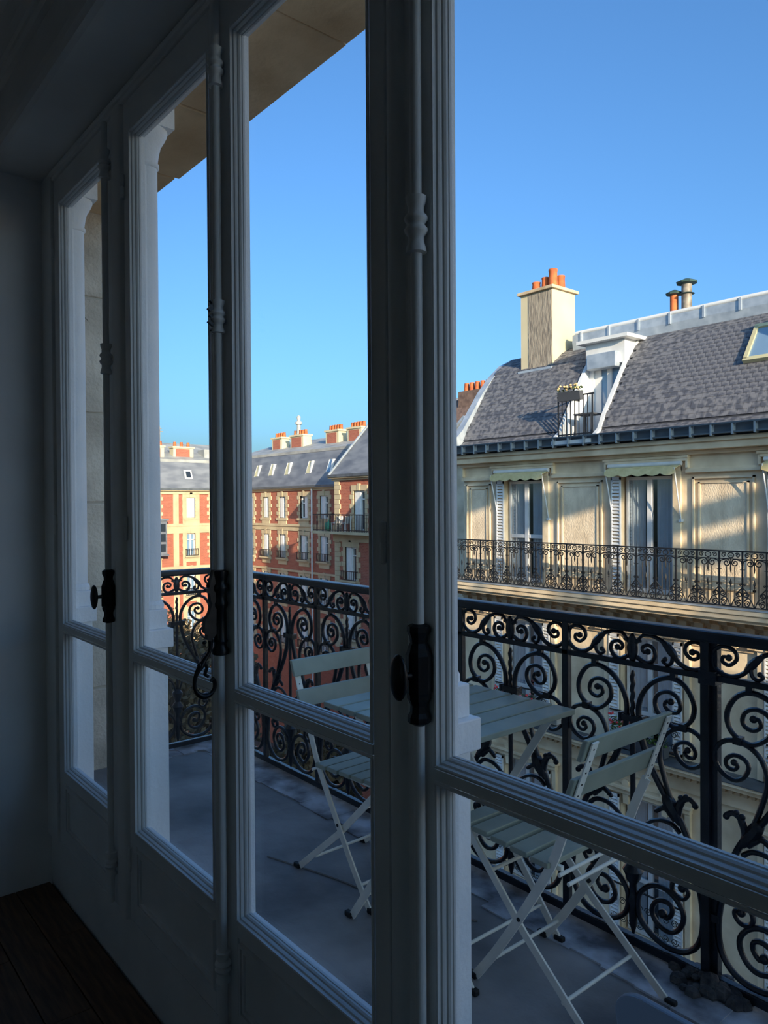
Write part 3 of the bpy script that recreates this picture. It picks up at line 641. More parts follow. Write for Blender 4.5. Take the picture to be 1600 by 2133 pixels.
wl_.box(SX0, SX0+0.4, SW+0.45, 25, ZG, 1.4).box(SX1-0.4, SX1, SW+0.45, 25, ZG, 1.4).box(SX0, SX1, 24.6, 25, ZG, 1.4)
sp('wall', wl_, 'limestone')
sp('rooms', MB().box(SX0+0.4, SX1-0.4, SW+1.6, SW+1.7, ZG, 1.2), 'room_far')
# entablature, string courses
sp('cornice', MB().box(SX0-0.1, SX1, SW-0.30, SW+0.3, 1.04, 1.26).box(SX0-0.1, SX1, SW-0.36, SW, 1.18, 1.27).box(SX0-0.1, SX1, SW-0.12, SW, 0.96, 1.04), 'limestone', bevel=0.015)
st = MB()
for i, x in enumerate(WX):
    st.box(x-0.80, x-OW, SW-0.06, SW, -1.95, 0.80).box(x+OW, x+0.80, SW-0.06, SW, -1.95, 0.80).box(x-0.80, x+0.80, SW-0.06, SW, 0.62, 0.80)
    sp('window_surround', MB().box(x-0.80, x-OW, SW-0.05, SW+0.02, -1.95, 0.74).box(x+OW, x+0.80, SW-0.05, SW+0.02, -1.95, 0.74).box(x-0.80, x+0.80, SW-0.055, SW+0.02, 0.64, 0.84).box(x-0.94, x+0.94, SW-0.10, SW+0.02, 0.84, 0.90).box(x-0.99, x+0.99, SW-0.12, SW+0.02, 0.90, 0.955), 'limestone', bevel=0.008)
for i in range(-1, len(WX)-1):
    x0 = (WX[i]+0.92) if i >= 0 else SX0; x1 = WX[i+1]-0.92
    sp('string_course', MB().box(x0, x1, SW-0.09, SW+0.02, 0.60, 0.66).box(x0, x1, SW-0.05, SW+0.02, 0.66, 0.70).box(x0, x0+0.05, SW-0.09, SW+0.02, 0.70, 0.96).box(x1-0.05, x1, SW-0.09, SW+0.02, 0.70, 0.96), 'limestone', bevel=0.006)
    a, b = x0+0.13, x1-0.13
    pn = sp('wall_panel', MB().box(a+0.14, b-0.14, SW-0.012, SW+0.02, -1.55, 0.39), 'limestone_panel', bevel=0.004)
    q = MB()
    for u in ((a, a+0.035), (b-0.035, b)): q.box(u[0], u[1], SW-0.05, SW+0.01, -1.7, 0.51)
    q.box(a, b, SW-0.05, SW+0.01, 0.475, 0.51).box(a, b, SW-0.05, SW+0.01, -1.70, -1.66)
    for u in ((a+0.11, a+0.15), (b-0.15, b-0.11)): q.box(u[0], u[1], SW-0.035, SW+0.01, -1.57, 0.41)
    q.box(a+0.11, b-0.11, SW-0.035, SW+0.01, 0.38, 0.41)
    sp('frame', q, 'limestone', pn)
# windows: white casements with a glazing bar, curtains behind, slatted shutter folded on the left reveal
def casement(x, z0, z1, bar, cw=0.36, hw=0.50, curtain=True, depth=0.16):
    y = SW+depth
    m = MB().box(x-hw-0.06, x-hw, y-0.02, y+0.04, z0, z1).box(x+hw, x+hw+0.06, y-0.02, y+0.04, z0, z1).box(x-hw, x+hw, y-0.02, y+0.04, z1-0.07, z1).box(x-hw, x+hw, y-0.02, y+0.04, z0, z0+0.10)
    m.box(x-0.055, x+0.055, y-0.035, y+0.04, z0+0.08, z1-0.06)
    if bar is not None: m.box(x-hw, x+hw, y-0.028, y+0.035, bar-0.05, bar+0.04)
    w = sp('window', m, 'white_far', bevel=0.006)
    for s in (-1, 1):
        xa, xb = (x-hw, x-0.055) if s < 0 else (x+0.055, x+hw)
        for za, zb in (((z0+0.1, bar-0.05), (bar+0.04, z1-0.07)) if bar is not None else ((z0+0.1, z1-0.07),)):
            sp('pane', B(xa, xb, y, y+0.006, za, zb), 'far_glass', w)
        if curtain:
            c = MB(); n = 9
            for k in range(n):
                u0 = xa + (cw*k/n if s < 0 else (xb-xa-cw)+cw*k/n); u1 = u0 + cw/n
                c.quad((u0, y+0.05+0.02*(k % 2), z0+0.1), (u1, y+0.05+0.02*((k+1) % 2), z0+0.1), (u1, y+0.05+0.02*((k+1) % 2), z1-0.07), (u0, y+0.05+0.02*(k % 2), z1-0.07))
            sp('curtain', c, 'curtain', w)
    return w
SHM = None
def shutter(x, z0, z1, w=0.24):
    m = MB().box(x, x+0.03, SW-0.10, SW-0.065, z0, z1).box(x+w-0.03, x+w, SW-0.10, SW-0.065, z0, z1).box(x, x+w, SW-0.10, SW-0.065, z1-0.06, z1).box(x, x+w, SW-0.10, SW-0.065, z0, z0+0.06)
    o = sp('shutter', m, 'white_far')
    sl = MB(); n = int((z1-z0)/0.075)
    for k in range(n):
        zz = z0+0.05+0.075*k; sl.prism([(SW-0.104, zz), (SW-0.098, zz), (SW-0.068, zz+0.05), (SW-0.074, zz+0.05)], lambda u, v, d: (d, u, v), x+0.03, x+w-0.03)
    q = sp('slats', sl, 'white_far', o, kind='stuff')
for i, x in enumerate(WX):
    casement(x, -1.93, 0.56, -0.80 if i == 0 else None)
    shutter(x-0.79, -1.93, 0.56)
    casement(x, ROWS[1][0]+0.02, ROWS[1][1]-0.02, -4.52)
    shutter(x-0.86, ROWS[1][0]+0.05, ROWS[1][1], 0.24); shutter(x+OW+0.02, ROWS[1][0]+0.05, ROWS[1][1], 0.2)
    casement(x, ROWS[2][0]+0.02, ROWS[2][1]-0.02, -8.15)
    shutter(x-0.86, ROWS[2][0]+0.05, ROWS[2][1], 0.24); shutter(x+OW+0.02, ROWS[2][0]+0.05, ROWS[2][1], 0.2)
    for r in (1, 2):
        z0, z1 = ROWS[r]
        sp('window_surround', MB().box(x-1.0, x-0.88, SW-0.08, SW+0.02, z0, z1+0.1).box(x+0.88, x+1.0, SW-0.08, SW+0.02, z0, z1+0.1).box(x-1.02, x+1.02, SW-0.12, SW+0.02, z1+0.06, z1+0.18).box(x-1.08, x+1.08, SW-0.2, SW+0.02, z1+0.18, z1+0.25), 'limestone', bevel=0.01)
# first balcony: slab on modillions
sp('balcony_slab', MB().box(SX0, SX1, SR-0.12, SW, -2.03, -1.93).box(SX0, SX1, SR-0.08, SW, -2.13, -2.03).box(SX0, SX1, SR+0.0, SW, -2.20, -2.13), 'limestone', bevel=0.012)
sp('gutter_edge', B(SX0, SX1, SR-0.14, SR-0.02, -1.935, -1.915), 'zinc')
mo = MB().prism([(0, -2.20), (0, -2.62), (-0.10, -2.60), (-0.16, -2.50), (-0.18, -2.38), (-0.34, -2.34), (-0.56, -2.30), (-0.60, -2.20)], lambda u, w_, d: (d, SW+u, w_), -0.085, 0.085)
mo.box(-0.07, 0.07, SW-0.14, SW, -2.78, -2.62)
mom = mo.mesh('modillion'); mom.materials.append(MATS['limestone_dark'])
x = SX0+0.2
while x < -2.0:
    q = bpy.data.objects.new('modillion', mom); link(q, sb); q.location = Vector((x, 0, 0)) - BASE[sb.name]; x += 0.335
sp('bed_mould', MB().box(SX0, SX1, SW-0.10, SW, -2.44, -2.20).box(SX0, SX1, SW-0.05, SW, -2.86, -2.70), 'limestone_dark')
# second ledge
sp('ledge', MB().box(SX0, SX1, 13.86, SW, -5.32, -5.25).box(SX0, SX1, 13.95, SW, -5.42, -5.32).box(SX0, SX1, 14.15, SW, -5.56, -5.42).box(SX0, SX1, SW-0.1, SW, -5.86, -5.56), 'limestone', bevel=0.01)
sp('ledge_cover', MB().box(SX0, SX1, 13.84, SW, -5.252, -5.235), 'zinc_gutter')
dn = MB(); x = SX0+0.1
while x < -3.0:
    dn.box(x, x+0.07, 14.06, 14.16, -5.52, -5.44); x += 0.14
sp('dentils', dn, 'limestone_dark', kind='stuff')
for x in WX:
    for s in (-1, 1):
        c = MB().lathe([(0.03, -0.02), (0.085, -0.02), (0.085, 0.0)], (x+s*0.45, SW-0.10, -6.05), 16, 'y').prism([(0.09, -6.0), (-0.09, -6.0), (-0.06, -6.5), (0.06, -6.5)], lambda u, w_, d: (x+s*0.45+u, d, w_), SW-0.1, SW)
        sp('console', c, 'limestone', smooth=False)
sp('low_band', MB().box(SX0, SX1, SW-0.3, SW, -9.75, -9.45).box(SX0, SX1, SW-0.16, SW, -9.9, -9.75), 'limestone', bevel=0.01)

# ------------------------------------------------------------------ scroll railing of that balcony
br = root('balcony_railing', (-8, SR, -1.93), 'fine black scroll railing with spearheads along the limestone facade across the street', 'railing')
PIT = 0.426; FM = {}
def fscroll(c, r, a0, turns, s, y=0, n=16, r1=0.25):
    return [(c[0]+s*(r*(1-(1-r1)*t))*math.cos(a0+turns*2*PI*t), y, c[1]+(r*(1-(1-r1)*t))*math.sin(a0+turns*2*PI*t)) for t in [i/n for i in range(n+1)]]
def fmesh(key, fn):
    if key not in FM:
        me = fn().mesh(key, True); me.materials.append(MATS['iron_far']); FM[key] = me
    return FM[key]
def f_up():
    return MB().box(-0.014, 0.014, -0.012, 0.012, -1.90, -0.90).ell((0, 0, -1.22), (0.03, 0.012, 0.012), 6, 4).box(-0.045, 0.045, -0.006, 0.006, -1.226, -1.214)
def f_top():
    m = MB()
    m.tube([(0.213+0.055*math.cos(2*PI*k/14), 0, -0.965+0.046*math.sin(2*PI*k/14)) for k in range(15)], 0.0105, 5)
    m.box(0.213-0.03, 0.213+0.03, -0.005, 0.005, -0.970, -0.960)
    for s, x in ((1, 0.085), (-1, 0.341)): m.tube(fscroll((x, -0.965), 0.048, PI*0.15, 1.3, s, n=14), 0.0105, 5)
    return m
def f_mid(s):
    x = 0.105 if s > 0 else 0.321
    p = [(0.213+(-0.207*s), 0, -1.20), (0.213-0.2*s, 0, -1.10), (0.213-0.17*s, 0, -1.045)]
    return MB().tube(spline(p, 2)[:-1] + fscroll((0.213-0.078*s, -1.105), 0.072, PI*0.62, -1.4, -(-s), n=16) , 0.012, 5).tube([(0.213-0.075*s, 0, -1.17), (0.213-0.075*s, 0, -1.83)], 0.0105, 5)
def f_spear():
    m = MB().lathe([(0.002, -1.38), (0.024, -1.46), (0.018, -1.50), (0.007, -1.515), (0.02, -1.53), (0.007, -1.545), (0.007, -1.90)], (0.213, 0, 0), 8)
    m.lathe([(0.006, -1.28), (0.016, -1.22), (0.010, -1.10), (0.008, -1.02)], (0.213, 0, 0), 8); return m
def f_low(s):
    cx = 0.0
    m = MB()
    p = spline([(0.004*s, 0, -1.54), (0.05*s, 0, -1.59), (0.105*s, 0, -1.65)], 3)[:-1]
    m.tube(p + fscroll((0.062*s, -1.665), 0.055, 0.1, -1.35, s, n=14), 0.0115, 5)
    m.tube(fscroll((0.075*s, -1.835), 0.062, PI*0.75, -1.5, s, n=16), 0.0115, 5)
    m.tube(spline([(0.03*s, 0, -1.79), (0.09*s, 0, -1.73), (0.15*s, 0, -1.76), (0.205*s, 0, -1.89)], 3), 0.0105, 5)
    m.tube(fscroll((0.035*s, -1.49), 0.022, -PI*0.6, 1.1, s, n=9), 0.008, 5)
    return m
x = SX0 + 0.05; k = 0
while x < -3.2:
    for nm, key, fn in (('upright', 'fu', f_up), ('frieze_ring', 'ft', f_top), ('upper_scroll', 'fmr', lambda: f_mid(1)), ('upper_scroll', 'fml', lambda: f_mid(-1)), ('spearhead', 'fs', f_spear), ('lower_scroll', 'flr', lambda: f_low(1)), ('lower_scroll', 'fll', lambda: f_low(-1))):
        q = bpy.data.objects.new(nm, fmesh(key, fn)); link(q, br); q.location = Vector((x, SR, 0)) - BASE[br.name]
    if k % 5 == 0: part('post', MB().box(x-0.016, x+0.016, SR-0.016, SR+0.016, -1.94, -0.88), 'iron_far', br)
    x += PIT; k += 1
part('handrail', B(SX0, SX1, SR-0.022, SR+0.022, -0.905, -0.878), 'iron_far', br)
part('mid_rail', B(SX0, SX1, SR-0.012, SR+0.012, -1.04, -1.025), 'iron_far', br)
part('bottom_rail', B(SX0, SX1, SR-0.013, SR+0.013, -1.905, -1.885), 'iron_far', br)

# ------------------------------------------------------------------ rolled awnings
def awning(x, label, ext=0.30, group='awnings over the balcony doors'):
    hw = 0.82
    a = root('awning', (x, SW, 0.5), label, 'awning', group)
    n = 40; m = MB(); z1, z0 = 0.78, 0.70
    y1, y0 = SW-0.06, SW-ext
    for k in range(n):
        u0 = x-hw+2*hw*k/n; u1 = x-hw+2*hw*(k+1)/n
        d0 = 0.045*abs(math.sin(PI*5*k/n)); d1 = 0.045*abs(math.sin(PI*5*(k+1)/n))
        m.quad((u0, y0, z0), (u1, y0, z0), (u1, y0-0.005, z0-0.10-d1), (u0, y0-0.005, z0-0.10-d0))
    part('valance', m, 'awning_cloth', a)
    part('cloth', MB().prism([(y1, z1), (y0, z0), (y0, z0-0.012), (y1, z1-0.012)], lambda u, w_, d: (d, u, w_), x-hw, x+hw), 'awning_cloth', a)
    part('roller', MB().lathe([(0.045, -hw-0.03), (0.045, hw+0.03)], (x, SW-0.10, 0.80), 12, 'x'), 'white_far', a, smooth=True)
    for s in (-1, 1):
        part('arm', MB().tube([(x+s*(hw-0.02)+0.0, y0, z0+0.01), (x+s*(hw-0.03)+0.02, SW-0.05, -0.36)], 0.013, 6), 'white_far', a)
        part('arm_bracket', B(x+s*(hw-0.03)-0.01, x+s*(hw-0.03)+0.05, SW-0.09, SW, -0.39, -0.34), 'white_far', a)
awning(WX[0], 'cream scalloped awning rolled up over the door with a cross bar')
awning(WX[1], 'cream scalloped awning rolled up over the curtained middle door')
awning(WX[2], 'cream awning cut by the right edge of the view')

# ------------------------------------------------------------------ mansard roof with slates
PROF = [(14.02, 1.40), (14.29, 1.60), (14.44, 1.90), (14.63, 2.18), (14.86, 2.52), (15.09, 2.87), (15.34, 3.23), (15.64, 3.60), (15.95, 3.85), (16.30, 4.03)]
DX0, DX1 = -10.75, -9.70                   # the dormer cut
rf = MB(); 
pp = PROF + [(16.30, 1.3), (14.02, 1.3)]
for a, b in ((SX0, DX0), (DX1, SX1)): rf.prism([(y, z-0.03) for y, z in PROF] + [(16.4, 1.28), (14.1, 1.28)], lambda u, w_, d: (d, u, w_), a, b)
roof = sp('roof', rf, 'slate_under')
# arc-length rows
seg = [0]
for i in range(len(PROF)-1): seg.append(seg[-1]+math.hypot(PROF[i+1][0]-PROF[i][0], PROF[i+1][1]-PROF[i][1]))
def onprof(s):
    for i in range(len(seg)-1):
        if s <= seg[i+1] or i == len(seg)-2:
            t = (s-seg[i])/(seg[i+1]-seg[i]); a, b = PROF[i], PROF[i+1]
            return a[0]+(b[0]-a[0])*t, a[1]+(b[1]-a[1])*t, math.atan2(b[1]-a[1], b[0]-a[0])
EXPO, SWID = 0.125, 0.165
slates = []
random.seed(11)
r = 0; s_ = 0.16
while s_ < seg[-1]-0.05:
    x = SX0+0.02-(0.5*SWID if r % 2 else 0)
    while x < -4.6:
        xa, xb = x+0.003, x+SWID-0.003
        if xa > SX0 and not (xb > DX0 and xa < DX1) :
            slates.append((s_, xa))
        x += SWID
    s_ += EXPO; r += 1
def slate_geo(): return B(0, SWID-0.006, 0, 0.19, 0, 0.007)
slm = [];
for c in range(1):
    me = slate_geo().mesh('slate'); me.materials.append(MATS['slate']); slm.append(me)
def slate_mat(s_, x):
    y, z, an = onprof(s_)
    an2 = an - 0.045
    return Matrix.Translation((x, y, z+0.004+0.003*random.random())) @ Matrix.Rotation(an2, 4, 'X')
slates.sort(key=lambda q: abs(q[1]+6.9)*0.6+abs(q[0]-2.0))
bigm = MB()
for i, (s_, x) in enumerate(slates):
    M = slate_mat(s_, x)
    if i < 290:
        q = bpy.data.objects.new('slate', slm[0]); link(q, roof); q.matrix_local = M
    else:
        b0 = len(bigm.v)
        t = slate_geo(); bigm.v += [tuple(M @ Vector(v)) for v in t.v]; bigm.f += [tuple(b0+j for j in f) for f in t.f]
bo = part('slates', bigm, 'slate', roof, world=False, kind='stuff')
# verge on the left party wall, flat zinc top with raised rolls, gutter
vp = [(13.62, 1.44), (14.02, 1.70), (14.30, 1.95), (14.75, 2.55), (15.10, 3.02), (15.55, 3.50), (16.0, 3.86), (16.5, 4.08)]
sp('verge', MB().prism(vp + [(y+0.12, z-0.22) for y, z in reversed(vp)], lambda u, w_, d: (d, u, w_), SX0-0.16, SX0+0.06), 'zinc', roof)
sp('zinc_top', MB().box(SX0+2.3, SX1, 16.05, 16.35, 4.00, 4.12).prism([(16.02, 4.10), (16.02, 4.28), (16.10, 4.32), (20.5, 4.65), (25, 4.2), (25, 1.3), (16.4, 1.3)], lambda u, w_, d: (d, u, w_), SX0+2.3, SX1).prism([(16.3, 3.95), (20.5, 3.4), (25, 3.0), (25, 1.3), (16.4, 1.3)], lambda u, w_, d: (d, u, w_), SX0, SX0+2.3), 'zinc', roof)
x = -11.4
while x < -4.5:
    sp('zinc_roll', MB().box(x, x+0.05, 15.99, 16.12, 4.08, 4.34), 'zinc', roof); x += 0.8
sp('coping_roll', MB().lathe([(0.055, -11.55), (0.055, SX1)], (0, 16.06, 4.325), 10, 'x'), 'white_far', roof, smooth=True)
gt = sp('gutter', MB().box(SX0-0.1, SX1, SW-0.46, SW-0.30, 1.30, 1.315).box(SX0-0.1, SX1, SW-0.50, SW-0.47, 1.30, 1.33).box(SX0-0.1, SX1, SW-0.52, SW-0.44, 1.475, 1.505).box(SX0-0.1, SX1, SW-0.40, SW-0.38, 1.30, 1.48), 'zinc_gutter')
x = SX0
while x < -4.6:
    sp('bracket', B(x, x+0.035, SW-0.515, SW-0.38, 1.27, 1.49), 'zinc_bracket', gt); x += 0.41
# skylight near the right edge
def roofpt(s_, x, h=0.0):
    y, z, an = onprof(s_); return Vector((x, y-h*math.sin(an), z+h*math.cos(an)))
sk = MB()
s0, s1, xa, xb = 1.72, 2.62, -6.80, -5.70
def bar(m, sA, xA, sB, xB, w, h):
    a = roofpt(sA, xA, h); b = roofpt(sB, xB, h); d = roofpt((sA+sB)/2, 0, 1)-roofpt((sA+sB)/2, 0, 0)
    m.ribbon([a, b], w, 0.09, (1, 0, 0) if abs(xA-xB) < 0.01 else (roofpt(s1, 0)-roofpt(s0, 0)))
bar(sk, s0, xa, s1, xa, 0.08, 0.06); bar(sk, s0, xb, s1, xb, 0.08, 0.06); bar(sk, s0, xa-0.04, s0, xb+0.04, 0.09, 0.06); bar(sk, s1, xa-0.04, s1, xb+0.04, 0.09, 0.06)
skl = sp('skylight', sk, 'pane_pale', roof)
a, b, c, d = roofpt(s0, xa, 0.05), roofpt(s0, xb, 0.05), roofpt(s1, xb, 0.05), roofpt(s1, xa, 0.05)
sp('skylight_pane', MB().prism([(0, 0), (1, 0), (1, 1), (0, 1)], lambda u, w_, t: a*(1-u)*(1-w_)+b*u*(1-w_)+c*u*w_+d*(1-u)*w_+Vector((0, -0.8, 0.6))*t, 0, 0.012), 'pane_sky', roof)
# ------------------------------------------------------------------ dormer with balcony door
DY = 15.42
dm = sp('dormer', MB().box(DX0, DX0+0.16, DY-0.02, 16.6, 1.42, 3.45).box(DX1-0.10, DX1-0.02, DY-0.02, 16.6, 1.42, 3.45).box(DX0, DX1, DY-0.10, 16.6, 3.25, 3.80).box(DX0-0.15, DX1+0.18, DY-0.28, 16.8, 3.80, 3.88).box(DX0, DX1, 16.5, 16.6, 1.4, 3.9).box(DX0, DX1, 13.95, 16.6, 1.30, 1.42), 'white_far')
ckk = [(y, z+0.07) for y, z in PROF[:-1]]
sp('cheek_trim', MB().prism(ckk + [(y+0.05, z-0.14) for y, z in reversed(PROF[:-1])], lambda u, w_, d: (d, u, w_), DX1-0.04, DX1+0.05), 'white_far', dm)
sp('cheek_trim', MB().prism(ckk + [(y+0.05, z-0.14) for y, z in reversed(PROF[:-1])], lambda u, w_, d: (d, u, w_), DX0-0.05, DX0+0.04), 'white_far', dm)
sp('cheek', MB().prism([(y, z-0.02) for y, z in PROF[1:-1]] + [(16.5, 1.42), (14.2, 1.42)], lambda u, w_, d: (d, u, w_), DX0-0.01, DX0+0.03), 'white_far', dm)
sp('cheek', MB().prism([(y, z-0.02) for y, z in PROF[1:-1]] + [(16.5, 1.42), (14.2, 1.42)], lambda u, w_, d: (d, u, w_), DX1-0.03, DX1+0.01), 'white_far', dm)
sp('blind_box', MB().box(DX0+0.12, DX1-0.14, DY-0.26, DY, 3.16, 3.52), 'zinc', dm, bevel=0.02)
dw = MB().box(DX0+0.16, DX0+0.34, DY+0.02, DY+0.1, 1.5, 3.3).box(DX1-0.22, DX1-0.10, DY+0.02, DY+0.1, 1.5, 3.3)
xm = (DX0+DX1)/2+0.05; dw.box(xm-0.06, xm+0.06, DY+0.0, DY+0.1, 1.5, 3.3).box(DX0+0.16, DX1-0.1, DY+0.02, DY+0.1, 1.42, 1.6)
sp('door', dw, 'white_far', dm)
sp('door_pane', MB().box(DX0+0.34, xm-0.06, DY+0.05, DY+0.06, 1.6, 3.25), 'pane_sky', dm); sp('door_pane', MB().box(xm+0.06, DX1-0.22, DY+0.05, DY+0.06, 1.6, 3.25), 'pane_sky', dm)
dr = MB().box(DX0+0.02, DX1-0.04, 14.16, 14.19, 2.42, 2.45).box(DX0+0.02, DX1-0.04, 14.16, 14.19, 1.55, 1.58).box(DX0+0.02, DX0+0.05, 14.16, 15.0, 2.42, 2.45)
for k in range(9): 
    x = DX0+0.03+0.115*k; dr.box(x, x+0.014 if k not in (0, 8) else x+0.03, 14.165, 14.185, 1.44, 2.43)
sp('dormer_rail', dr, 'iron_far', dm)
# little table on that balcony and a window box on its rail
dt = root('side_table', (-10.2, 14.6, 1.42), 'small dark table on the dormer balcony', 'table')
part('table_top', B(-10.45, -9.95, 14.4, 14.85, 2.02, 2.05), 'planter_grey', dt)
for x, y in ((-10.42, 14.43), (-9.98, 14.43), (-10.42, 14.82), (-9.98, 14.82)): part('leg', B(x-0.02, x+0.02, y-0.02, y+0.02, 1.42, 2.02), 'planter_grey', dt)
def flowers(rt_, x0, x1, y, z, seed, cols, leaf='leaf_green', hh=0.22, dens=70):
    random.seed(seed); m = MB()
    for k in range(int(dens*(x1-x0)*3)):
        c = Vector((random.uniform(x0, x1), y+random.uniform(-0.09, 0.09), z+random.random()*hh*0.8)); a = random.random()*6.28; t = random.uniform(-0.6, 0.8)
        u = Vector((math.cos(a), math.sin(a), t))*0.035; v = Vector((-math.sin(a), math.cos(a), 0.4))*0.025
        m.quad(c-u, c+v, c+u, c-v)
    part('foliage', m, leaf, rt_, kind='stuff')
    for cm in cols:
        for k in range(int(9*(x1-x0))+2):
            c = (random.uniform(x0, x1), y-0.05+random.uniform(-0.08, 0.04), z+hh*random.uniform(0.45, 1.0)); s_ = random.uniform(0.022, 0.04)
            part('flower', MB().ell(c, (s_, s_, s_*0.75), 7, 4), cm, rt_)
fb = root('flower_box', (-10.35, 14.10, 2.34), 'dark window box of cream flowers on the dormer rail', 'flower box')
part('planter', MB().prism([(14.02, 2.52), (14.05, 2.32), (14.15, 2.32), (14.18, 2.52)], lambda u, w_, d: (d, u, w_), -10.62, -10.02), 'planter_grey', fb)
flowers(fb, -10.64, -10.0, 14.1, 2.50, 21, ['flower_cream', 'flower_cream', 'flower_cream'], hh=0.16, dens=40)
# window boxes with red flowers one floor below the balcony
for x0, x1, lab, sd in ((-12.6, -11.3, 'window box with red flowers left of the table top edge, far facade', 31), (-9.30, -8.0, 'window box of red and pink geraniums seen above the right chair back', 32)):
    f = root('flower_box', ((x0+x1)/2, 14.05, -5.2), lab, 'flower box')
    part('planter', MB().prism([(13.98, -4.98), (14.02, -5.2), (14.18, -5.2), (14.22, -4.98)], lambda u, w_, d: (d, u, w_), x0, x1), 'planter_grey', f)
    flowers(f, x0, x1, 14.1, -5.0, sd, ['flower_red', 'flower_red', 'flower_pink'], hh=0.5, dens=110)
# low iron guards in front of the lower windows
for r, z0 in ((1, -5.2), (2, -9.30)):
    for x in WX:
        hgt = 0.72 if r == 1 else 1.05
        m = MB().box(x-0.8, x+0.8, SW-0.16, SW-0.13, z0+hgt-0.03, z0+hgt).box(x-0.8, x+0.8, SW-0.16, SW-0.13, z0+0.05, z0+0.08)
        g = sp('window_guard', m, 'iron_far')
        c = MB()
        for k in range(8):
            cx = x-0.7+0.2*k
            c.tube([(q[0], SW-0.145, q[2]) for q in fscroll((cx, z0+hgt*0.65), 0.085, 0, 1.5, 1 if k % 2 else -1, n=16)], 0.009, 5)
            c.tube([(q[0], SW-0.145, q[2]) for q in fscroll((cx, z0+hgt*0.30), 0.085, PI, 1.5, -1 if k % 2 else 1, n=16)], 0.009, 5)
        sp('scrollwork', c, 'iron_far', g, kind='stuff')

# ------------------------------------------------------------------ chimney and flues
CX0, CX1, CY0, CY1 = -12.98, -11.95, 15.6, 16.55
cm_ = sp('chimney', MB().box(CX0, CX1, CY0+0.0, CY1, 2.6, 5.50), 'chimney_render', roof)
sp('rough_face', MB().box(CX0+0.26, CX1-0.02, CY0-0.012, CY0+0.02, 3.2, 5.48), 'chimney_rough', cm_)
sp('chimney_cap', MB().box(CX0-0.07, CX1+0.07, CY0-0.08, CY1+0.08, 5.50, 5.58), 'limestone_dark', cm_, bevel=0.01)
sp('flashing', MB().box(CX0-0.03, CX1+0.04, CY0-0.1, CY1, 2.7, 3.50).prism([(CY0-0.35, 3.05), (CY0+0.02, 3.52), (CY0+0.02, 3.0), (CY0-0.2, 2.7)], lambda u, w_, d: (d, u, w_), CX0-0.05, CX1+0.05), 'zinc', cm_)
for (x, y, h, r) in ((-12.62, 15.80, 0.24, 0.12), (-12.36, 15.85, 0.32, 0.11), (-12.08, 15.80, 0.46, 0.125), (-12.1, 16.15, 0.36, 0.12)):
    sp('chimney_pot', MB().lathe([(r, 5.58), (r*0.86, 5.58+h*0.85), (r*0.94, 5.58+h*0.9), (r*0.94, 5.58+h), (r*0.72, 5.58+h), (r*0.7, 5.58+h*0.6)], (x, y, 0), 14), 'terracotta', cm_, smooth=True)
def flue(x, y, z0, z1, r, m1, name='flue'):
    f = sp(name, MB().lathe([(r*1.1, z0), (r, z0+0.1), (r, z1-0.12)], (x, y, 0), 12), m1, roof, smooth=True)
    sp('flue_cap', MB().lathe([(r*0.5, z1-0.13), (r*2.0, z1-0.10), (r*2.1, z1-0.06), (r*0.6, z1+0.02)], (x, y, 0), 8), 'cap_green', f)
    return f
flue(-10.30, 18.6, 4.3, 5.58, 0.105, 'terracotta'); f_ = flue(-9.95, 18.6, 4.3, 5.80, 0.13, 'flue_metal')
sp('flue_ring', MB().lathe([(0.13, 5.42), (0.20, 5.43), (0.13, 5.46)], (-9.95, 18.6, 0), 12), 'cap_green', f_)
sp('flue_base', MB().box(-10.6, -9.6, 18.2, 19.0, 4.3, 4.9), 'zinc', roof)

# ------------------------------------------------------------------ lower house beyond its left end
nb = root('rear_building', (-22, 26, ZG), 'brown tiled roof with a row of clay pots left of the tall chimney', 'building')
part('wall', MB().box(-22.2, -15, 20.5, 26, ZG, 1.6), 'limestone', nb)
part('roof', MB().prism([(20.3, 1.5), (22.5, 4.35), (25, 1.5)], lambda u, w_, d: (d, u, w_), -22.3, -15.2), 'brown_tile', nb)
part('zinc_dormer', MB().prism([(-20.4, 1.7), (-20.4, 2.6), (-19.6, 3.15), (-18.8, 2.6), (-18.8, 1.7)], lambda u, w_, d: (u, d, w_), 20.3, 22.3).prism([(-20.6, 2.55), (-19.6, 3.30), (-18.6, 2.55), (-18.6, 2.45), (-19.6, 3.18), (-20.6, 2.45)], lambda u, w_, d: (u, d, w_), 20.2, 22.3), 'zinc', nb)
cs = part('chimney', MB().box(-21.8, -19.6, 22.2, 22.9, 3.4, 4.62), 'brown_tile', nb)
for k in range(7): part('chimney_pot', MB().lathe([(0.12, 4.62), (0.10, 4.98)], (-21.6+0.3*k, 22.5, 0), 10), 'terracotta', cs, smooth=True)
cs2 = part('chimney', MB().box(-19.3, -18.6, 22.2, 22.9, 3.6, 4.85), 'limestone', nb)
part('chimney_pot', MB().lathe([(0.13, 4.85), (0.11, 5.25)], (-18.9, 22.5, 0), 10), 'chimney_render', cs2, smooth=True)

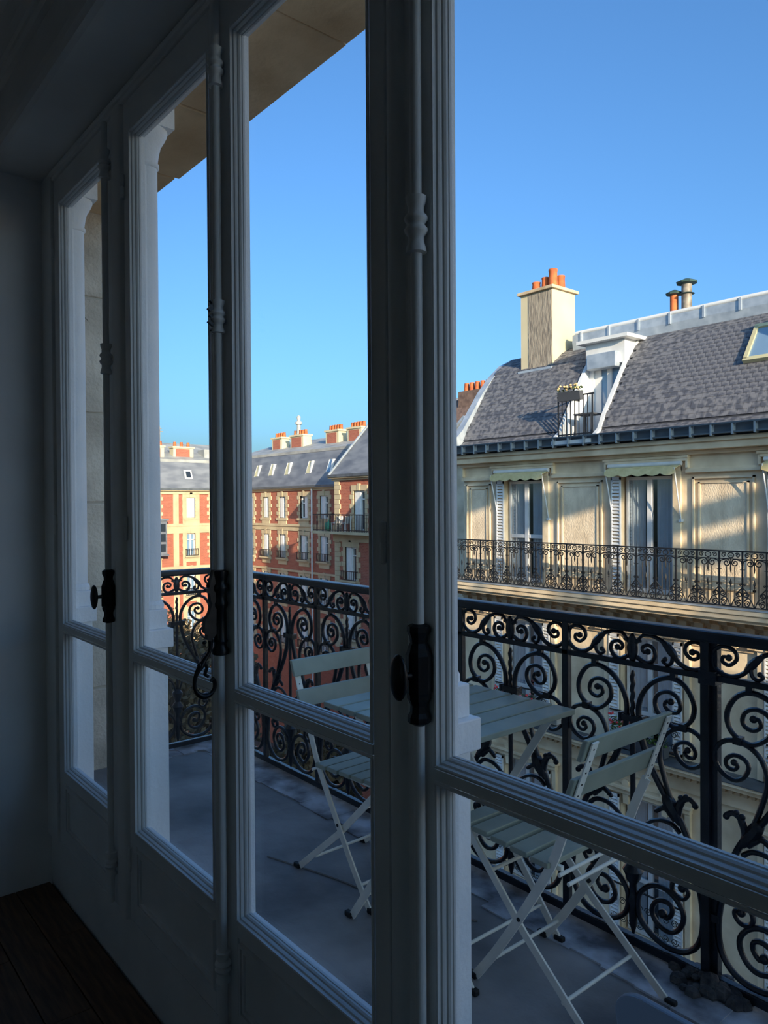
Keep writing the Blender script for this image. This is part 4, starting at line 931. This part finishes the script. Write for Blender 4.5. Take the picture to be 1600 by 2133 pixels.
# ================================================================== BRICK BLOCK ROUND THE SQUARE
class Fac:                                 # facade frame: u along the wall, d outwards, z up
    def __init__(s, kind, plane): s.k = kind; s.p = plane
    def P(s, u, d, z): return (u, s.p-d, z) if s.k == 'y' else (s.p+d, u, z)
    def bx(s, m, u0, u1, d0, d1, z0, z1):
        a = s.P(u0, d0, z0); b = s.P(u1, d1, z1)
        return m.box(min(a[0], b[0]), max(a[0], b[0]), min(a[1], b[1]), max(a[1], b[1]), z0, z1)
def quoins(F, m, u0, u1, z0, z1, side, d=0.05, big=0.34, small=0.18, h=0.27):
    n = max(2, round((z1-z0)/h)); hh = (z1-z0)/n
    for k in range(n):
        w = big if k % 2 else small
        if side < 0: F.bx(m, u0-w, u0, -0.1, d, z0+k*hh+0.008, z0+(k+1)*hh-0.008)
        else: F.bx(m, u1, u1+w, -0.1, d, z0+k*hh+0.008, z0+(k+1)*hh-0.008)
def far_window(F, bld, u, z0, z1, hw, guard, shut, pane='pane_dark', arch=False):
    m = MB(); quoins(F, m, u-hw, u+hw, z0-0.1, z1+0.05, -1); quoins(F, m, u-hw, u+hw, z0-0.1, z1+0.05, 1)
    F.bx(m, u-hw-0.22, u+hw+0.22, -0.1, 0.06, z1, z1+0.30); F.bx(m, u-0.10, u+0.10, -0.1, 0.10, z1, z1+0.38)
    F.bx(m, u-hw-0.26, u+hw+0.26, -0.1, 0.13, z0-0.16, z0); F.bx(m, u-hw-0.12, u+hw+0.12, -0.1, 0.07, z0-0.42, z0-0.16)
    part('stone_surround', m, 'brick_stone', bld)
    f = MB(); F.bx(f, u-hw, u-hw+0.07, -0.2, -0.10, z0, z1); F.bx(f, u+hw-0.07, u+hw, -0.2, -0.10, z0, z1); F.bx(f, u-0.05, u+0.05, -0.2, -0.09, z0, z1); F.bx(f, u-hw, u+hw, -0.2, -0.10, z1-0.08, z1); F.bx(f, u-hw, u+hw, -0.2, -0.10, z1-0.50, z1-0.44); F.bx(f, u-hw, u+hw, -0.2, -0.10, z0, z0+0.08)
    w = part('window', f, 'white_far', bld)
    part('pane', F.bx(MB(), u-hw, u+hw, -0.24, -0.19, z0, z1), pane, w)
    for s in shut:
        q = MB(); wd = hw*0.95
        if s < 0: F.bx(q, u-hw+0.02, u-hw+wd, -0.11, -0.05, z0+0.02, z1-0.02)
        else: F.bx(q, u+hw-wd, u+hw-0.02, -0.11, -0.05, z0+0.02, z1-0.02)
        part('shutter', q, 'white_far', bld)
    if guard:
        g = MB(); F.bx(g, u-hw-0.14, u+hw+0.14, 0.20, 0.24, z0+0.52, z0+0.56); F.bx(g, u-hw-0.14, u+hw+0.14, 0.20, 0.24, z0+0.05, z0+0.09)
        for k in range(8):
            uu = u-hw-0.14+(2*hw+0.28)*k/7; F.bx(g, uu-0.014, uu+0.014, 0.205, 0.235, z0+0.05, z0+0.54)
        for k in (0, 7):
            uu = u-hw-0.14+(2*hw+0.28)*k/7; F.bx(g, uu-0.014, uu+0.014, 0.0, 0.235, z0+0.52, z0+0.55)
        part('window_guard', g, 'iron_far', bld)
        sl = MB(); F.bx(sl, u-hw-0.20, u+hw+0.20, 0, 0.28, z0-0.06, z0+0.03); part('sill', sl, 'brick_stone', bld)
def wallpiece(F, u0, u1, zb, zt, wins, thick=0.4):  # brick wall with real openings
    m = MB(); us = sorted(set([w[0] for w in wins]))
    cur = u0
    for uc in us:
        ws = sorted([w for w in wins if w[0] == uc], key=lambda w: w[1]); hw = ws[0][3]
        F.bx(m, cur, uc-hw, -thick, 0, zb, zt)
        z = zb
        for w in ws: F.bx(m, uc-hw, uc+hw, -thick, 0, z, w[1]); z = w[2]
        F.bx(m, uc-hw, uc+hw, -thick, 0, z, zt); cur = uc+hw
    F.bx(m, cur, u1, -thick, 0, zb, zt); return m
ROWZ = [(-0.88, 0.60), (-3.70, -2.02), (-6.6, -4.75), (-9.6, -7.7)]
def potstack(parent, bx0, bx1, by0, by1, z0, z1, n, along, pots='terracotta', mt='chimney_render', side=None):
    c = part('chimney', MB().box(bx0, bx1, by0, by1, z0, z1).box(bx0-0.08, bx1+0.08, by0-0.08, by1+0.08, z1-0.02, z1+0.10), mt, parent)
    if side: part('brick_side', MB().box(bx0+0.18, bx1-0.25, by0-0.02, by0+0.03, z0+0.2, z1-0.1) if along == 'x' else MB().box(bx1-0.03, bx1+0.02, by0+0.18, by1-0.3, z0+0.2, z1-0.1), side, c)
    for k in range(n):
        t = (k+0.5)/n
        x = bx0+(bx1-bx0)*t if along == 'x' else (bx0+bx1)/2; y = by0+(by1-by0)*t if along == 'y' else (by0+by1)/2
        part('chimney_pot', MB().lathe([(0.13, z1+0.1), (0.105, z1+0.42), (0.12, z1+0.45)], (x, y, 0), 9), pots, c, smooth=True)
    return c
# long wing, facing us across the square
FW = Fac('y', 28.0)
wg = root('brick_building', (-43, 30, ZG), 'long red brick wing with stone window surrounds and five small roof windows', 'building')
wins = []
for u, hw, sh in ((-49.0, 0.40, (-1, 1)), (-46.83, 0.40, (-1,)), (-44.63, 0.42, (-1,)), (-41.95, 0.46, (1,)), (-39.62, 0.46, (-1,)), (-37.2, 0.46, (-1, 1))):
    for r, (z0, z1) in enumerate(ROWZ): wins.append((u, z0, z1, hw))
part('wall', wallpiece(FW, -51.5, -34.0, ZG, 1.0, wins), 'brick', wg)
i = 0
for u, hw, sh in ((-49.0, 0.40, (-1, 1)), (-46.83, 0.40, (-1,)), (-44.63, 0.42, (-1,)), (-41.95, 0.46, (1,)), (-39.62, 0.46, (-1,)), (-37.2, 0.46, (-1, 1))):
    for r, (z0, z1) in enumerate(ROWZ): far_window(FW, wg, u, z0, z1, hw, r > 0, sh if r == 0 else ((-1,) if i % 2 else (-1, 1)) if r == 1 else (-1,)); i += 1
m = MB(); FW.bx(m, -51.5, -34, -0.3, 0.10, 0.98, 1.12); FW.bx(m, -51.5, -34, -0.3, 0.28, 1.10, 1.20); part('cornice', m, 'brick_stone', wg)
m = MB(); FW.bx(m, -51.5, -34, -0.1, 0.14, -1.45, -1.29); FW.bx(m, -51.5, -34, -0.1, 0.06, -1.75, -1.45); FW.bx(m, -51.5, -34, -0.1, 0.12, -4.55, -4.42); part('string_course', m, 'brick_stone', wg)
m = MB(); FW.bx(m, -51.5, -34, 0.26, 0.36, 1.16, 1.30); part('gutter', m, 'zinc_gutter', wg)
part('downpipe', MB().tube([(-40.88, 27.88, 1.1), (-40.88, 27.88, ZG)], 0.06, 8), 'white_far', wg, smooth=True)
wr = part('roof', MB().prism([(27.75, 1.22), (28.65, 3.62), (29.0, 3.75), (33, 5.0), (37, 3.7), (37, 1.2)], lambda u, w_, d: (d, u, w_), -52, -34.2), 'ash_slate', wg)
part('zinc_ridge', MB().prism([(28.60, 3.55), (28.58, 3.74), (28.95, 3.86), (33, 5.08), (33, 5.0), (29, 3.76)], lambda u, w_, d: (d, u, w_), -52.5, -34.0), 'roof_zinc', wr)
def slopept(F, u, t): return (27.75+0.9*t, 1.22+2.4*t)
for u, pm_ in ((-48.4, 'pane_pale'), (-46.4, 'pane_pale'), (-44.25, 'pane_pale'), (-41.6, 'pane_pale'), (-39.25, 'pane_sky'), (-37.4, 'pane_dark')):
    y0, z0 = slopept(FW, u, 0.38); y1, z1 = slopept(FW, u, 0.72)
    part('roof_window', MB().prism([(y0-0.03, z0), (y1-0.16, z1), (y1+0.05, z1), (y0+0.1, z0)], lambda a, b, d: (d, a, b), u+0.20, u+0.34).prism([(y0-0.03, z0-0.05), (y1-0.05, z1), (y1+0.05, z1), (y0+0.1, z0-0.05)], lambda a, b, d: (d, a, b), u-0.28, u-0.24), 'white_far', wr)
    part('roof_pane', MB().prism([(y0-0.02, z0), (y1-0.02, z1), (y1+0.05, z1), (y0+0.05, z0)], lambda a, b, d: (d, a, b), u-0.24, u+0.20), pm_, wr)
for (x0, x1, n) in ((-49.6, -48.2, 4), (-47.0, -45.3, 5), (-42.5, -41.0, 5), (-40.0, -38.5, 5)):
    potstack(wr, x0, x1, 30.2, 30.9, 3.2, 5.05, n, 'x', side='brick')
part('flue', MB().lathe([(0.18, 5.0), (0.14, 5.9), (0.26, 5.95), (0.26, 6.1), (0.12, 6.2), (0.16, 6.5), (0.05, 6.6)], (-46.4, 30.55, 0), 10), 'roof_zinc', wr)
# projecting pavilion with balcony
FP = Fac('y', 25.0)
pv = root('brick_building', (-31, 27, ZG), 'red brick corner pavilion with a hipped slate roof and a railed balcony', 'building')
pw = [(-32.05, -1.40, 0.77, 0.50), (-32.85, -4.2, -2.34, 0.52), (-29.4, -1.40, 0.77, 0.5), (-29.6, -4.2, -2.34, 0.52), (-32.85, -7.4, -5.3, 0.52)]
up_ = [w for w in pw if w[1] > -2]; lo_ = [w for w in pw if w[1] < -2]
part('wall', wallpiece(FP, -34.3, -26, -1.6, 1.4, up_), 'brick', pv); part('lower_wall', wallpiece(FP, -34.3, -26, ZG, -1.6, lo_), 'brick', pv)
part('side_wall', MB().box(-34.3, -33.9, 25.4, 28.2, ZG, 1.4).box(-26.4, -26, 25.4, 33, ZG, 1.4), 'brick', pv)
for (u, z0, z1, hw) in pw: far_window(FP, pv, u, z0, z1, hw, z0 < -2, (-1,))
m = MB(); quoins(FP, m, 0, -34.32, ZG+9, 1.38, 1, big=0.56, small=0.44); part('quoins', m, 'brick_stone', pv)
m = MB(); FP.bx(m, -34.5, -26, -0.2, 0.12, 1.36, 1.50); FP.bx(m, -34.6, -26, -0.2, 0.30, 1.48, 1.58); FP.bx(m, -34.4, -26, -0.1, 0.10, -2.05, -1.62); part('cornice', m, 'brick_stone', pv)
m = MB(); FP.bx(m, -34.6, -26, 0.28, 0.38, 1.55, 1.70); part('gutter', m, 'zinc_gutter', pv)
hr = MB(); v = [(-34.5, 24.7, 1.6), (-26, 24.7, 1.6), (-26, 33, 1.6), (-34.5, 33, 1.6), (-31.6, 26.6, 5.6), (-28, 26.6, 5.6), (-28, 31, 5.6), (-31.6, 31, 5.6)]
hr.v = v; hr.f = [(0, 1, 5, 4), (1, 2, 6, 5), (2, 3, 7, 6), (3, 0, 4, 7), (4, 5, 6, 7), (0, 3, 2, 1)]
pr = part('roof', hr, 'ash_slate', pv)
part('hip_trim', MB().tube([(-34.5, 24.68, 1.66), (-31.6, 26.56, 5.64)], 0.07, 6), 'zinc', pr)
part('roof_window', MB().prism([(25.55, 3.25), (25.85, 3.85), (26.0, 3.85), (25.75, 3.25)], lambda a, b, d: (d, a, b), -31.3, -30.7), 'white_far', pr)
bl = root('balcony_railing', (-32, 24.3, -1.5), 'dark bar railing of the small balcony on the brick pavilion', 'railing')
part('slab', MB().box(-35.3, -27, 24.05, 25.0, -1.60, -1.46).box(-35.3, -34.2, 25, 28, -1.6, -1.46), 'brick_stone', bl)
part('handrail', MB().box(-35.25, -27, 24.12, 24.18, -0.56, -0.51).box(-35.28, -35.22, 24.12, 27.9, -0.56, -0.51), 'iron_far', bl)
part('bottom_rail', MB().box(-35.25, -27, 24.13, 24.17, -1.40, -1.36), 'iron_far', bl)
for k in range(58):
    x = -35.25+0.142*k
    part('baluster', B(x-0.012, x+0.012, 24.138, 24.162, -1.46, -0.53), 'iron_far', bl)
gb = root('plastic_bag', (-34.3, 24.5, -1.46), 'green bag on the small balcony of the brick pavilion', 'bag')
part('body', MB().ell((-34.3, 24.5, -1.2), (0.26, 0.2, 0.28), 10, 6), 'green_plastic', gb, smooth=True); part('knot', MB().ell((-34.25, 24.5, -0.9), (0.06, 0.06, 0.09), 7, 4), 'green_plastic', gb)
def tiny_chair(x, label):
    c = root('garden_chair', (x, 24.55, -1.46), label, 'chair')
    part('seat', B(x-0.22, x+0.22, 24.35, 24.8, -1.02, -0.98), 'white_far', c); part('backrest', MB().prism([(x+0.18, -1.0), (x+0.30, -0.62), (x+0.34, -0.62), (x+0.22, -1.0)], lambda u, w_, d: (u, d, w_), 24.36, 24.8), 'white_far', c)
    for a, b in ((-0.2, 24.37), (0.2, 24.37), (-0.2, 24.78), (0.2, 24.78)): part('leg', B(x+a-0.02, x+a+0.02, b-0.02, b+0.02, -1.46, -1.0), 'white_far', c)
tiny_chair(-33.6, 'white garden chair beside the green bag on the pavilion balcony'); tiny_chair(-32.8, 'white garden chair in front of the pavilion balcony door')
# end wing, in full sun
FE = Fac('x', -51.5)
eg = root('brick_building', (-54, 22, ZG), 'sunlit brick and cream stone wing closing the square', 'building')
ew = []
EU = (21.55, 24.38, 26.35); 
for u in EU:
    for (z0, z1) in ROWZ: ew.append((u, z0, z1, 0.34))
part('wall', wallpiece(FE, 10.0, 28.0, ZG, 1.0, ew), 'brick', eg)
for j, u in enumerate(EU):
    for r, (z0, z1) in enumerate(ROWZ):
        far_window(FE, eg, u, z0, z1, 0.34, r > 0, (-1, 1) if r == 0 else (), pane='pane_sky' if r else 'pane_dark')
m = MB()
for (a, b) in ((23.0, 23.42), (20.2, 20.6)):
    FE.bx(m, a, b, -0.1, 0.06, ZG, 1.0)
part('stone_pier', m, 'brick_stone', eg)
m = MB()
for (a, b) in ((23.72, 23.98), (24.78, 25.06), (20.9, 21.14), (21.95, 22.1), (25.9, 26.0)):
    FE.bx(m, a, b, -0.1, 0.055, ZG, 1.0)
part('stone_bands', m, 'brick_stone', eg)
m = MB(); FE.bx(m, 10, 28, -0.3, 0.10, 0.85, 1.10); FE.bx(m, 10, 28, -0.3, 0.28, 1.08, 1.20); part('cornice', m, 'brick_stone', eg)
m = MB(); FE.bx(m, 10, 28, -0.1, 0.12, -1.48, -1.30); FE.bx(m, 10, 28, -0.1, 0.07, -2.0, -1.48); FE.bx(m, 10, 28, -0.1, 0.12, -4.6, -4.4); part('string_course', m, 'brick_stone', eg)
m = MB(); FE.bx(m, 10, 28.2, 0.26, 0.36, 1.14, 1.28); part('gutter', m, 'zinc_gutter', eg)
er = part('roof', MB().prism([(-51.25, 1.22), (-52.15, 3.30), (-52.5, 3.42), (-56.5, 4.9), (-60, 3.5), (-60, 1.2)], lambda u, w_, d: (u, d, w_), 9.8, 30), 'ash_slate', eg)
part('zinc_ridge', MB().prism([(-52.10, 3.22), (-52.08, 3.42), (-52.45, 3.52), (-56.5, 4.98), (-56.5, 4.9), (-52.5, 3.42)], lambda u, w_, d: (u, d, w_), 9.8, 30), 'roof_zinc', er)
for u in (24.3, 26.6, 21.2):
    part('roof_window', MB().prism([(-51.55, 2.0), (-51.83, 2.65), (-52.0, 2.65), (-51.8, 2.0)], lambda a, b, d: (a, d, b), u-0.30, u+0.30), 'white_far', er)
    part('roof_pane', MB().prism([(-51.55, 2.1), (-51.78, 2.55), (-51.9, 2.55), (-51.8, 2.1)], lambda a, b, d: (a+0.02, d, b), u-0.18, u+0.18), 'pane_dark', er)
potstack(er, -53.4, -52.7, 20.6, 22.9, 3.2, 4.35, 8, 'y', side='brick'); potstack(er, -53.6, -52.9, 23.7, 25.3, 3.2, 4.35, 3, 'y', side='brick')
part('dormer_box', MB().box(-54, -52.9, 26.2, 29, 3.2, 4.3), 'roof_zinc', er)
part('antenna', MB().tube([(-53.1, 22.75, 4.3), (-53.1, 22.75, 5.9)], 0.03, 5).box(-53.12, -53.08, 22.5, 23.0, 5.5, 5.54).box(-53.12, -53.08, 22.6, 22.9, 5.7, 5.74), 'flue_metal', eg)
part('bow_window', MB().box(-51.5, -50.6, 20.2, 22.15, -3.4, -1.05).box(-51.5, -50.5, 20.1, 22.25, -1.05, -0.9).box(-51.5, -50.5, 20.1, 22.25, -3.55, -3.4), 'ash_slate', eg)
for k in range(2):
    for r in range(3):
        for z0 in (-1.75, -3.3):
            pass
        part('bow_pane', B(-50.595, -50.58, 21.2+0.46*k, 21.58+0.46*k, -3.25+0.72*r, -2.70+0.72*r), 'pane_dark', eg)

# ------------------------------------------------------------------ autumn trees in the square
def tree(x, y, zt, rad, seed, label):
    random.seed(seed)
    t = root('tree', (x, y, ZG), label, 'tree', 'trees in the square')
    zc = zt-rad*1.1
    part('trunk', MB().tube(spline([(x, y, ZG), (x+0.2, y-0.1, ZG+4), (x-0.1, y+0.2, zc)], 4), [0.3]*5+[0.22]*4, 8), 'bark', t, smooth=True)
    for k in range(9):
        a = 6.28*k/9+random.random(); e = random.uniform(0.2, 1.1)
        part('branch', MB().tube(spline([(x, y, zc-rad*0.6), (x+rad*0.4*math.cos(a), y+rad*0.4*math.sin(a), zc-rad*0.2+rad*0.3*e), (x+rad*0.8*math.cos(a), y+rad*0.8*math.sin(a), zc+rad*0.6*e)], 3), [0.12, 0.1, 0.08, 0.06, 0.05, 0.04, 0.03], 6), 'bark', t)
    m = MB()
    for k in range(7000):
        a = random.random()*6.28; b = math.asin(random.uniform(-0.75, 1)); rr = rad*(0.55+0.45*random.random()**0.5)*(0.85+0.2*math.sin(3*a+seed)*math.cos(4*b))
        c = Vector((x+rr*math.cos(b)*math.cos(a), y+rr*math.cos(b)*math.sin(a), zc+rr*1.1*math.sin(b)))
        u = Vector((random.gauss(0, 1), random.gauss(0, 1), random.gauss(0, 1))).normalized(); w_ = u.orthogonal().normalized()
        m.quad(c-u*0.14, c+w_*0.09, c+u*0.14, c-w_*0.09)
    part('foliage', m, 'autumn_leaf', t, kind='stuff')
tree(-29.5, 13.2, -4.6, 4.2, 1, 'brown autumn tree seen through the side railing of the balcony')
tree(-23.3, 15.9, -7.6, 2.2, 2, 'lower autumn tree behind the railing in the middle window')
tree(-37.0, 15.5, -4.9, 4.0, 3, 'farther autumn tree left of the others in the square')
